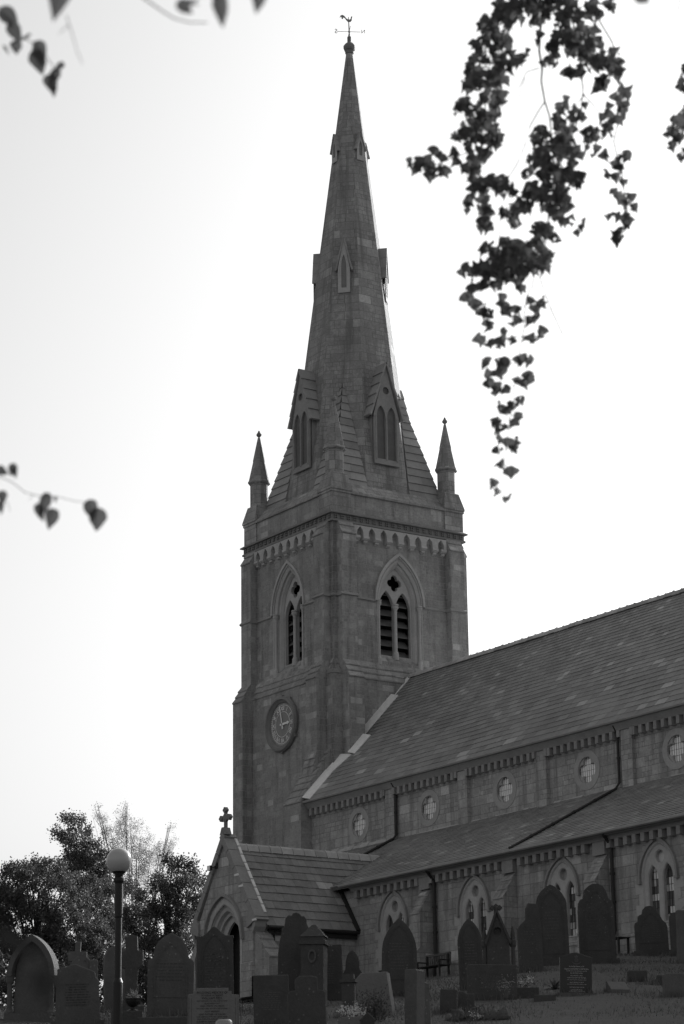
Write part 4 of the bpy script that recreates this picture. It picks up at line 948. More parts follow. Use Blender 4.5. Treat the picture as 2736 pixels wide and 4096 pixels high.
slates(ar, e1, (1, 0, 0), V1.normalized(), AX1 - AX0, V1.length, .42, .34, .24, .2, thick=.018, rnd=.16, lip=.01)
slab(ar, [e1, (AX1, AEY, AEZ), (AX1, NYW, ATZ), r1], .1)
aroof = ar.build('aisle_roof', M['slate'], church)
for (xa, xb, ww) in ((-87, -82.5, .12), (-80.5, -70, .05), (-68, -62, .04)):
    x = xa; fl = MB()
    while x < xb:
        L = random.uniform(.3, .6); q = random.uniform(.5, 1.3) * ww
        fl.prism([(x, NYW, ATZ + .0), (x, NYW - q * 1.2, ATZ - q * .6 + .02), (x, NYW, ATZ + q)], (L + .01, 0, 0)); x += L
    fl.build('roof_fillet', M['ridge'], aroof)

for i, x in enumerate(wx):
    w = MB()
    lh = [arch(x + s_ * .36, .235, 10.75, 11.22, 9.38, 7) for s_ in (-1, 1)]
    rg = [(arch(x, .86, 10.85, 12.02, 9.28, 12), .015), (arch(x, .80, 10.85, 11.93, 9.34, 12), .015), (arch(x, .76, 10.85, 11.87, 9.36, 12), -.05)]
    ring_loft(w, fa, rg)
    plate(w, fa, arch(x, .80, 10.85, 11.93, 9.3, 12), lh + [circle(x, 11.48, .2, 18)], -.24, -.04, .035)
    # quoins of the jambs, alternately long and short
    z = 9.3; k = 0
    while z < 10.7:
        L = .34 if k % 2 else .17
        for s_ in (-1, 1):
            a, b = sorted((x + s_ * .84, x + s_ * (.84 + L))); w.box(a, b, AY - .012, AY + .05, z + .005, z + .345)
        z += .35; k += 1
    ow = w.build('aisle_window', M['dress'], church)
    h = MB(); arch_band(h, fa, x, 10.85, 12.02, .87, .08, 0, .10, .12, 14)
    for s_ in (-1, 1): h.box(x + s_ * .91 - .07, x + s_ * .91 + .07, AY - .12, AY, 10.66, 10.75)
    h.build('hood_mould', M['dressd'], ow)
    s = MB(); s.prism([fa.p(x - .86, 9.36, -.25), fa.p(x - .86, 9.16, .03), fa.p(x - .86, 9.14, .03), fa.p(x - .86, 9.14, -.25)], (1.72, 0, 0)); s.build('sill', M['dress'], ow)
    g = MB()
    rr = random.Random(i + 3)
    for s_ in (-1, 1):
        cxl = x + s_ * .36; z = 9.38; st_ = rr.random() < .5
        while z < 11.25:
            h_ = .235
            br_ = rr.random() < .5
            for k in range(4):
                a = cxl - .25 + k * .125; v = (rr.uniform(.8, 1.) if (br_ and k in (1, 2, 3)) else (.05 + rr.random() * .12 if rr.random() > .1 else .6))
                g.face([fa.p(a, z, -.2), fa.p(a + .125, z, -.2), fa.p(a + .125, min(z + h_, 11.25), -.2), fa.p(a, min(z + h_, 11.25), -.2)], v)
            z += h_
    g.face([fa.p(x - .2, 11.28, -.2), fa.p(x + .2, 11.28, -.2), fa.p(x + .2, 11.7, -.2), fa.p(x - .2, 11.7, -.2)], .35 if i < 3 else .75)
    g.build('pane', M['paneg'], ow)
    g = MB()
    for s_ in (-1, 1):
        cxl = x + s_ * .36
        for k in (-1, 0, 1): g.box(cxl + k * .125 - .006, cxl + k * .125 + .006, AY + .185, AY + .197, 9.38, 11.2)
        z = 9.38 + .235
        while z < 11.2: g.box(cxl - .24, cxl + .24, AY + .183, AY + .195, z - .006, z + .006); z += .235
    g.build('leading', M['lead'], ow)

# --- drainpipes
def pipe(pts, r=.055, name='drainpipe', par=church, hopper=None):
    p_ = MB(); p_.tube(pts, r, 8)
    for i in range(len(pts) - 1):
        a, b = Vector(pts[i]), Vector(pts[i + 1]); L = (b - a).length; n = int(L / 1.3)
        for k in range(1, n + 1):
            q = a.lerp(b, k / (n + 1)); d = (b - a).normalized() * .04; p_.tube([q - d, q + d], r * 1.35, 8)
    if hopper:
        x, y, z = hopper; p_.lathe((x, y, z), [(.06, -.3), (.12, -.1), (.12, 0)], 6)
    return p_.build(name, M['iron'], par)
tt = lambda y: AEZ + (ATZ - AEZ) * (y - AEY) / (NYW - AEY)
pipe([(-81.78, NYW - .3, 17.5), (-81.78, NYW - .12, 17.2), (-81.78, NYW - .12, 15.35), (-81.78, NYW - .25, tt(NYW - .2) + .08), (-81.78, 57.0, tt(57.) + .08)])
pipe([(-67.82, NYW - .3, 17.5), (-67.82, NYW - .12, 17.2), (-67.82, NYW - .12, 15.4), (-67.82, NYW - .3, tt(NYW - .3) + .09), (-67.82, AEY + .05, tt(AEY) + .09)], .05)
for x in (-72.72, -62.78, -52.9): pipe([(x, AY - .45, 12.45), (x, AY - .12, 12.1), (x, AY - .12, 9.3), (x, AY - .2, 9.1), (x, AY - .2, 8.4)], .065, hopper=None)

# --- south porch
PX, PH, PY = -80.0, 2.05, 49.4
PRZ, PEZ = 14.05, 10.85
porch_f = southF(PY)
pw = MB()
door = arch(PX, 1.12, 10.3, 11.75, ZB, 12)
outl = [(PX - PH, ZB), (PX + PH, ZB), (PX + PH, PEZ), (PX, PRZ + .12), (PX - PH, PEZ)]
plate(pw, porch_f, outl, [[(q[0], max(q[1], ZB + .02)) for q in door]], -.5, 0)
slope = (PRZ - PEZ) / 2.25
pw.box(PX + PH - .45, PX + PH - .002, PY + .5, AY, ZB, PEZ)
pw.box(PX - PH + .002, PX - PH + .45, PY + .5, AY, ZB, PEZ)
for z_, pr_ in ((8.95, .12), (9.5, .07)):
    pw.prism([porch_f.p(PX + 1.3, ZB, 0), porch_f.p(PX + 1.3, ZB, pr_), porch_f.p(PX + 1.3, z_ - .06, pr_), porch_f.p(PX + 1.3, z_, 0)], (PH - 1.3, 0, 0))
    pw.prism([porch_f.p(PX - PH, ZB, 0), porch_f.p(PX - PH, ZB, pr_), porch_f.p(PX - PH, z_ - .06, pr_), porch_f.p(PX - PH, z_, 0)], (PH - 1.3, 0, 0))
porch = pw.build('porch', M['aisle'], church)
fpe = eastF(PX + PH)
b = MB(); b.prism([fpe.p(PY + .05, z, w) for w, z in buttress_profile([(1.0, 9.55, 10.62)], 0, 0, lip=.03)], (0, .62, 0)); b.build('porch_buttress', M['tower'], porch)
fpw = Frame((PX - PH, 0, 0), (0, 1, 0), (0, 0, 1), (-1, 0, 0))
b = MB(); b.prism([fpw.p(PY + .05, z, w) for w, z in buttress_profile([(.8, 9.55, 10.62)], 0, 0, lip=.03)], (0, .62, 0)); b.build('porch_buttress', M['tower'], porch)
# gable copings in lengths, with kneelers
cg = MB(); n = 5; hw = PH + .28; ztop = 14.48; zlow = ztop - hw * slope * 1.02
for s_ in (-1, 1):
    for k in range(n):
        t0, t1 = k / n + .004, (k + 1) / n - .002
        x0, x1 = PX + s_ * hw * (1 - t0), PX + s_ * hw * (1 - t1); z0 = zlow + (ztop - zlow) * t0; z1 = zlow + (ztop - zlow) * t1
        nx, nz = s_ * slope / math.hypot(1, slope), 1 / math.hypot(1, slope)
        th = .24
        yq = PY - (.1 if s_ > 0 else .096); q = [(x0, yq, z0), (x1, yq, z1), (x1 - nx * th, yq, z1 - nz * th), (x0 - nx * th, yq, z0 - nz * th)]
        cg.prism(q, (0, .56, 0), random.uniform(.9, 1.1))
    xk = PX + s_ * (PH + .02)
    cg.prism([(xk - s_ * .35, PY - .106, 10.72), (xk + s_ * .22, PY - .106, 10.95), (xk + s_ * .3, PY - .106, 11.0), (xk + s_ * .24, PY - .106, 11.08), (xk - s_ * .1, PY - .106, 11.5), (xk - s_ * .35, PY - .106, 11.2)], (0, .6, 0))
    cg.prism([(xk, PY - .06, 10.5), (xk + s_ * .18, PY - .06, 10.74), (xk + s_ * .2, PY - .06, 10.95), (xk, PY - .06, 10.95)], (0, .5, 0))
cg.build('gable_coping', M['dressd'], porch)
# gable cross
gc = MB(); fx = southF(PY - .0)
gc.prism([(PX - .2, PY - .08, 14.42), (PX + .2, PY - .08, 14.42), (PX + .07, PY - .08, 14.7), (PX - .07, PY - .08, 14.7)], (0, .3, 0))
gc.box(PX - .055, PX + .055, PY + .02, PY + .13, 14.68, 15.25)
gc.box(PX - .26, PX + .26, PY + .03, PY + .12, 15.02, 15.12)
for dx, dz in ((-.28, 15.07), (.28, 15.07), (0, 15.37)):
    plate(gc, southF(PY + .07), quatrefoil(PX + dx, dz, .12, .5, 4), [], -.07, .07)
plate(gc, southF(PY + .07), circle(PX, 15.07, .16, 12), [], -.05, .05)
gc.build('gable_cross', M['cornice'], porch)
# roof
po = MB()
for s_ in (1, -1):
    ex = PX + s_ * 2.3; ez = PRZ - 2.3 * slope
    O = (ex, PY + .42, ez); V2 = Vector((PX - ex, 0, PRZ - ez)); L = V2.length
    slates(po, O, (0, 1, 0), V2.normalized(), 7.2, L, .42, .28, .43, .34, thick=.028, rnd=.14, lip=.015)
    q = [(ex, PY + .42, ez), (ex, PY + 7.6, ez), (PX, PY + 7.6, PRZ), (PX, PY + .42, PRZ)]
    if s_ == 1: q = [(ex, PY + .42, ez), (ex, AY + .1, ez), (PX, AY + 2.6, PRZ), (PX, PY + .42, PRZ)]
    slab(po, q, .1)
# keep only what lies outside the aisle: drop slates sunk under the aisle roof
po2 = MB()
for f, c in zip(po.f, po.c):
    pts = [po.v[i] for i in f]
    if all((q[1] > AY + .2 and q[2] < tt(q[1]) - .3) for q in pts): continue
    po2.face(pts, c)
proof = po2.build('porch_roof', M['stoneslate'], porch)
rt = MB(); y = PY + .45
while y < PY + 7.0:
    L = .52; cc = random.uniform(.85, 1.1)
    rt.prism([(PX - .2, y, PRZ - .2), (PX - .1, y, PRZ + .03), (PX, y, PRZ + .1), (PX + .1, y, PRZ + .03), (PX + .2, y, PRZ - .2)], (0, L - .02, 0), cc)
    rt.prism([(PX - .22, y, PRZ - .22), (PX, y, PRZ + .125), (PX + .22, y, PRZ - .22)], (0, .05, 0), cc)
    y += L
rt.build('ridge_tile', M['ridge'], proof)
n = 9
for k in range(n):
    fl = MB()
    if k in (3,): pass
    t0, t1 = k / n, (k + .88) / n
    t0 = t0 * .9 + .06; t1 = t1 * .9 + .06; sl_ = slope * 1.02
    x0, x1 = PX + hw * t0, PX + hw * t1; z0, z1 = ztop - hw * t0 * sl_, ztop - hw * t1 * sl_
    nx, nz = slope / math.hypot(1, slope) * .03, .03 / math.hypot(1, slope); ja, jb = random.uniform(.33, .38), random.uniform(.33, .38)
    fl.prism([(x0 + nx, PY + ja, z0 + nz), (x1 + nx, PY + jb, z1 + nz), (x1 + nx, PY + .475, z1 + nz), (x0 + nx, PY + .475, z0 + nz)], (-nx * 2, 0, -nz * 2)); fl.build('roof_fillet', M['flash'], proof)
for zq in (12.75, 12.3, 10.95):
    fl = MB(); xq = PX + (ztop - zq) / slope / 1.02
    fl.prism([(xq - .3, PY - .115, zq - .02), (xq + .02, PY - .115, zq - .02), (xq - .02, PY - .115, zq + .07), (xq - .3, PY - .115, zq + .05)], (0, .012, 0)); fl.build('mortar_patch', M['flash'], porch)
gt = MB(); ge = PX + 2.3; gz = PRZ - 2.3 * slope
gt.tube([(ge + .02, PY + .5, gz - .04), (ge + .02, AY, gz - .04)], .06, 8); gt.tube([(ge - .02, PY + .85, gz - .06), (PX + PH + .08, PY + .85, gz - .35), (PX + PH + .08, PY + .85, 8.4)], .045, 8)
gt.box(PX + PH - .01, PX + PH + .12, PY + .62, AY, gz - .28, gz - .1)
gt.build('gutter', M['iron'], porch)
vb = MB(); vb.prism([(PX + .9, AY - .02, tt(AY) - .2), (PX + 1.15, AY - .02, tt(AY) - .2), (PX + 2.42, AY - .02, gz + .05), (PX + 2.2, AY - .02, gz - .05)], (0, -.14, 0)); vb.build('verge_board', M['wood'], proof)
# arch mouldings and door
dm = MB()
rg = [(arch(PX, 1.30, 10.3, 12.0, 9.3, 12), .012), (arch(PX, 1.14, 10.3, 11.8, 9.3, 12), .012), (arch(PX, 1.08, 10.3, 11.7, 9.3, 12), -.12), (arch(PX, .98, 10.3, 11.56, 9.3, 12), -.14), (arch(PX, .93, 10.3, 11.5, 9.3, 12), -.28), (arch(PX, .84, 10.3, 11.38, 9.3, 12), -.3), (arch(PX, .84, 10.3, 11.38, 9.3, 12), -.5)]
rg = [([(u, ZB if v == 9.3 else v) for u, v in a], w) for a, w in rg]
ring_loft(dm, porch_f, rg)
pa = dm.build('porch_arch', M['dress'], porch)
h = MB(); arch_band(h, porch_f, PX, 10.45, 12.08, 1.32, .09, 0, .12, .1, 16); h.build('hood_mould', M['dressd'], pa)
dd = MB(); fd = southF(PY + .42)
plate(dd, fd, [(PX - 1.0, ZB), (PX + 1.0, ZB), (PX + 1.0, 11.6), (PX - 1.0, 11.6)], [arch(PX + .05, .62, 10.2, 11.15, ZB + .02, 8)], -.1, 0)
dd.build('inner_arch', M['dress'], pa)
bk = MB(); bk.box(PX - 1.3, PX + 1.3, PY + .9, PY + 1.0, ZB, 11.8)
for k in range(8): bk.box(PX - .9 + k * .23, PX - .7 + k * .23, PY + .86, PY + .9, ZB, 11.6)
bk.build('door', M['wood'], porch)
ntc = MB(); ntc.box(PX + .52, PX + .68, PY + .39, PY + .42, 9.9, 10.5); ntc.build('notice_panel', M['pale2'], pa)
fd_ = MB(); fd_.box(PX - .72, PX - .5, PY - .32, PY - .22, 13.12, 13.3); fd_.tube([(PX - .6, PY - .25, 13.2), (PX - .5, PY - .02, 13.3)], .02, 5); fd_.box(PX - .56, PX - .44, PY - .06, PY, 13.2, 13.42)
fl_ = fd_.build('floodlight', M['iron'], porch)
q = MB(); q.box(PX - .71, PX - .51, PY - .325, PY - .321, 13.13, 13.29); q.build('lens', M['pane'], fl_)

# ================================================================ GROUND
def terr(x, y):
    D = math.hypot(x, y)
    if D < 1e-6: return -1.65
    ca = (x * cf.x + y * cf.y) / D / math.hypot(cf.x, cf.y)
    w = 1. if ca > .94 else (ca / .94 if ca > -.2 else -.2 / .94)
    s = D * w
    az_ = math.atan2(y, x); tc = TC[-1]
    if az_ >= AZ[0]: tc = TC[0]
    elif az_ > AZ[-1]:
        for i in range(len(AZ) - 1):
            if AZ[i + 1] <= az_ <= AZ[i]: tc = TC[i] + (TC[i + 1] - TC[i]) * (AZ[i] - az_) / (AZ[i] - AZ[i + 1]); break
    return max(-1.65, min(-3.0 + .1422 * s, tc * s, 8.45))
gm = MB(); radii = [0.5, 2, 4, 6, 8, 10, 12] + list(np.arange(14, 100, 1.5)) + [104, 112, 125, 140, 160, 200, 260, 400, 700, 1200, 2000, 3500]
a0 = math.atan2(cf.y, cf.x); angs = []
a = -math.pi
while a < math.pi - 1e-6:
    angs.append(a); a += R(1.2) if abs(a) < R(24) else R(6)
nr_ = np.random.default_rng(3)
vs = []
for r_ in radii:
    for a in angs:
        x, y = r_ * math.cos(a0 + a), r_ * math.sin(a0 + a)
        b = .05 * math.sin(x * .7 + 1) * math.sin(y * .9) + .03 * math.sin(x * 1.9) * math.cos(y * 1.7 + 2) if 14 < r_ < 80 else 0
        vs.append((x, y, terr(x, y) + b - (.0 if r_ < 150 else (r_ - 150) * .004)))
na = len(angs)
fs = [(i * na + j, i * na + na + j, i * na + na + (j + 1) % na, i * na + (j + 1) % na) for i in range(len(radii) - 1) for j in range(na)]
fs.append(tuple(j for j in range(na)))
gm.raw(vs, [tuple(reversed(f)) for f in fs[:-1]] + [fs[-1]])
g = gm.build('ground', M['grass_ground'], smooth=True); tag(g, kind='structure')

def mesh_np(name, V_, F_, mat, col=None, parent=None):
    """V_ (n,k,3) polygons with k corners each"""
    n, k, _ = V_.shape
    me = bpy.data.meshes.new(name)
    me.vertices.add(n * k); me.vertices.foreach_set('co', V_.reshape(-1).astype(np.float32))
    me.loops.add(n * k); me.loops.foreach_set('vertex_index', np.arange(n * k, dtype=np.int32))
    me.polygons.add(n); me.polygons.foreach_set('loop_start', np.arange(0, n * k, k, dtype=np.int32))
    me.polygons.foreach_set('loop_total', np.full(n, k, dtype=np.int32)); me.update(calc_edges=True)
    ca = me.color_attributes.new('Col', 'FLOAT_COLOR', 'CORNER'); arr = np.ones((n * k, 4), dtype=np.float32)
    if col is not None: arr[:, :3] = np.repeat(col, k)[:, None]
    ca.data.foreach_set('color', arr.ravel()); me.materials.append(mat)
    o = bpy.data.objects.new(name, me); scene.collection.objects.link(o)
    if parent is not None: o.parent = parent; o.matrix_parent_inverse = parent_world(parent).inverted()
    return o

RUx, RUy = Vector((cr.x, cr.y)).normalized()
# grass blades over the slope and along the foot of the wall
n = 60000
Dg = rng.uniform(40, 86, n); ag = a0 + rng.uniform(-R(13), R(11), n)
x = Dg * np.cos(ag); y = Dg * np.sin(ag)
keep = ~((y > 53.7) | ((x < -77) & (y > 49)))
x, y = x[keep], y[keep]; n0 = len(x)
# longer unmown tufts round the foot of every stone
for st_ in STONES:
    k = 90; x = np.concatenate([x, st_[1] + rng.normal(0, .28 * st_[3] + .06, k) * RUx + rng.normal(0, .09, k)]); y = np.concatenate([y, st_[2] + (x[-k:] - st_[1]) / RUx * RUy * .9 + rng.normal(0, .12, k)])
n = len(x)
z = np.array([terr(p_, q_) for p_, q_ in zip(x, y)])
h = rng.uniform(.02, .07, n) * (1 + 1.5 * (rng.random(n) < .05)); h[n0:] = rng.uniform(.06, .2, n - n0); t = rng.uniform(0, 2 * np.pi, n); w = rng.uniform(.008, .018, n)
lx, ly = rng.normal(0, .04, n), rng.normal(0, .04, n)
P0 = np.stack([x - w * np.cos(t), y - w * np.sin(t), z - .03], 1); P1 = np.stack([x + w * np.cos(t), y + w * np.sin(t), z - .03], 1); P2 = np.stack([x + lx, y + ly, z + h], 1)
gr = mesh_np('grass', np.stack([P0, P1, P2], 1), None, M['blade'], rng.uniform(.75, 1.15, n)); tag(gr, 'short rough grass covering the graveyard slope', 'grass', kind='stuff')

# ================================================================ GRAVESTONES
RU = Vector((cr.x, cr.y, 0)).normalized()
def grave_frame(x, y, yaw, tilt, lean=0.):
    U = Matrix.Rotation(R(yaw), 3, 'Z') @ RU; W_ = Vector((U.y, -U.x, 0))
    Vv = Vector((0, 0, 1)) * math.cos(R(tilt)) + U * math.sin(R(tilt)) - W_ * lean; Vv.normalize()
    U2 = (U - Vv * U.dot(Vv)).normalized(); W2 = U2.cross(Vv)
    return Frame((x, y, terr(x, y)), U2, Vv, W2)
def outline(kind, W_, H):
    h = W_ / 2
    A = lambda half, spring, apex, n=8: arch(0, half, spring, apex, None, n)
    if kind in ('gothic',): return [(-h, 0)] + A(h, H - W_ * 1.0, H) + [(h, 0)]
    if kind == 'gothicsoft': return [(-h, 0)] + A(h, H - W_ * .72, H) + [(h, 0)]
    if kind == 'round': return [(-h, 0)] + A(h, H - h * 1.05, H) + [(h, 0)]
    if kind == 'flat': return [(-h, 0), (-h, H - .02), (-h + .02, H), (h - .02, H + .003), (h, H - .02), (h, 0)]
    if kind in ('gothic', 'gothicsoft', 'curvy', 'stepped', 'ogee', 'twostage', 'pediment') or (kind == 'flat' and W_ > .5 and mt_ == 'dark'):
        k = MB(); faint_lines(k, fr, H * .66, H * .34, W_ * .30, .003, 9); k.build('inscription', M['old'] if mt_ == 'dark' else M['dark'], root)
    if kind == 'shoulder':
        b = h * .76; zs = H - W_ * .62
        return [(-h, 0), (-h, zs), (-h * .9, zs + .05), (-b, zs + .09)] + A(b, zs + .12, H) + [(b, zs + .09), (h * .9, zs + .05), (h, zs), (h, 0)]
    if kind == 'ogee':
        zs = H - W_ * .33
        return [(-h, 0), (-h, zs), (-h * 1.05, zs), (-h * 1.05, zs + .05), (-h * .62, zs + .06), (-h * .5, zs + .1), (-h * .3, H - W_ * .12), (-h * .15, H - .03), (0, H), (h * .15, H - .03), (h * .3, H - W_ * .12), (h * .5, zs + .1), (h * .62, zs + .06), (h * 1.05, zs + .05), (h * 1.05, zs), (h, zs), (h, 0)]
    if kind == 'pediment': return [(-h * .98, 0), (-h * .9, H - .42), (-h, H - .3), (-h, H - .2), (-h * .85, H - .2), (-h * .85, H - .1), (-h * .1, H), (h * .75, H - .16), (h * .8, H - .26), (h * .92, H - .3), (h, 0)]
    if kind == 'deco': return [(-h, 0), (-h, H - .1), (-h * .76, H - .09), (-h * .76, H - .045), (-h * .66, H - .04), (-h * .66, H), (h * .58, H), (h * .58, H - .05), (h * .7, H - .05), (h * .7, H - .1), (h, H - .11), (h, 0)]
    if kind == 'scroll':
        zs = H - W_ * .3; top = [(-h * .62, zs + .12), (-h * .62, zs + .2), (-h * .45, zs + .26), (-h * .28, zs + .25), (-h * .2, zs + .3), (0, zs + .33), (h * .2, zs + .3), (h * .3, zs + .24), (h * .45, zs + .25), (h * .6, zs + .18), (h * .6, zs + .1)]
        k = H - max(q[1] for q in top); top = [(a, b + k) for a, b in top]
        return [(-h, 0), (-h, H - W_ * 1.2), (-h * .93, H - W_ * .8), (-h * .8, H - W_ * .58), (-h * .82, H - W_ * .46), (-h * .7, H - W_ * .44)] + top + [(h * .72, H - W_ * .44), (h * .84, H - W_ * .48), (h * .8, H - W_ * .6), (h * .93, H - W_ * .8), (h, H - W_ * 1.2), (h, 0)]
    if kind == 'keyhole':
        return [(-h, 0), (-h, H * .48), (-h * .9, H * .56), (-h * .72, H * .62), (-h * .66, H * .68)] + A(h * .66, H * .74, H) + [(h * .66, H * .68), (h * .72, H * .62), (h * .9, H * .56), (h, H * .48), (h, 0)]
    if kind == 'blockshoulder': return [(-h, 0), (-h, H * .70), (-h * .9, H * .76), (-h * .6, H * .77), (-h * .6, H * .95), (-h * .4, H), (h * .3, H), (h * .62, H * .97), (h * .62, H * .77), (h * .9, H * .76), (h, H * .72), (h, 0)]
    if kind == 'wedge': return [(-h, 0), (-h, H * .86), (-h * .62, H), (h * .85, H * .97), (h, 0)]
    if kind == 'gable': return [(-h, 0), (-h, H * .55), (-h * 1.1, H * .6), (0, H), (h * 1.1, H * .6), (h, H * .55), (h, 0)]
    if kind == 'twostage': return [(-h, 0), (-h, H * .63), (-h * .7, H * .7), (-h * .3, H * .76), (-h * .2, H * .93), (0, H), (h * .7, H * .99), (h * .85, H * .93), (h * .8, H * .8), (h, H * .7), (h, 0)]
    if kind == 'curvy':
        return [(-h, 0), (-h, H * .66), (-h * .96, H * .76), (-h * .85, H * .8), (-h * .7, H * .81), (-h * .66, H * .86), (-h * .6, H * .92), (-h * .4, H * .97), (-h * .15, H), (h * .15, H), (h * .42, H * .97), (h * .6, H * .91), (h * .66, H * .85), (h * .72, H * .81), (h * .88, H * .79), (h * .98, H * .72), (h, H * .66), (h, 0)]
    if kind == 'black': return [(-h, 0), (-h, H - .1), (-h * .5, H - .05), (-h * .25, H - .01), (0, H), (h * .2, H - .01), (h * .6, H - .06), (h, H - .1), (h, 0)]
    if kind == 'stepped': return [(-h, 0), (-h, H * .6), (-h * .94, H * .66), (-h * .78, H * .69), (-h * .74, H * .8), (-h * .62, H * .82), (-h * .5, H * .84), (-h * .44, H * .93), (-h * .25, H * .99), (0, H), (h * .2, H * .99), (h * .38, H * .94), (h * .46, H * .84), (h * .6, H * .8), (h * .72, H * .7), (h * .92, H * .64), (h, H * .55), (h, 0)]
    if kind == 'wave': return [(-h, 0), (-h, H * .95), (-h * .2, H), (h * .2, H * .85), (h, H * .84), (h, 0)]
    if kind == 'ragged': return [(-h, 0), (-h * .9, H * .5), (-h, H * .8), (-h * .5, H), (h * .6, H * .97), (h, H * .9), (h * .7, H * .6), (h, H * .4), (h * .8, 0)]
    if kind == 'cross':
        a = h * .3; return [(-a, 0), (-a, H * .72), (-h, H * .72), (-h, H * .86), (-a, H * .86), (-a, H), (a, H), (a, H * .86), (h, H * .86), (h, H * .72), (a, H * .72), (a, 0)]
    if kind == 'bigcross':
        a = h * .55; z1 = H * .62; z2 = H * .8
        return [(-a, .25), (-a, z1 - .03), (-h * .9, z1), (-h, z1 + .06), (-h, z2), (-a, z2 + .02), (-a * .9, H - .06), (0, H), (a * .9, H - .04), (a, z2 + .02), (h, z2), (h * .95, z1 + .03), (a, z1 - .04), (a * .8, H * .45), (a, H * .4), (a * .7, .25)]
    raise ValueError(kind)

def faint_lines(mb, fr, z1, z0, half, w, n):
    for k in range(n):
        z = z1 - (z1 - z0) * k / max(1, n - 1); x = -half * random.uniform(.6, .95); xe = -x
        while x < xe:
            L = random.uniform(.02, .09); mb.face([fr.p(x, z, w), fr.p(min(x + L, xe), z, w), fr.p(min(x + L, xe), z + .018, w), fr.p(x, z + .018, w)]); x += L + .02

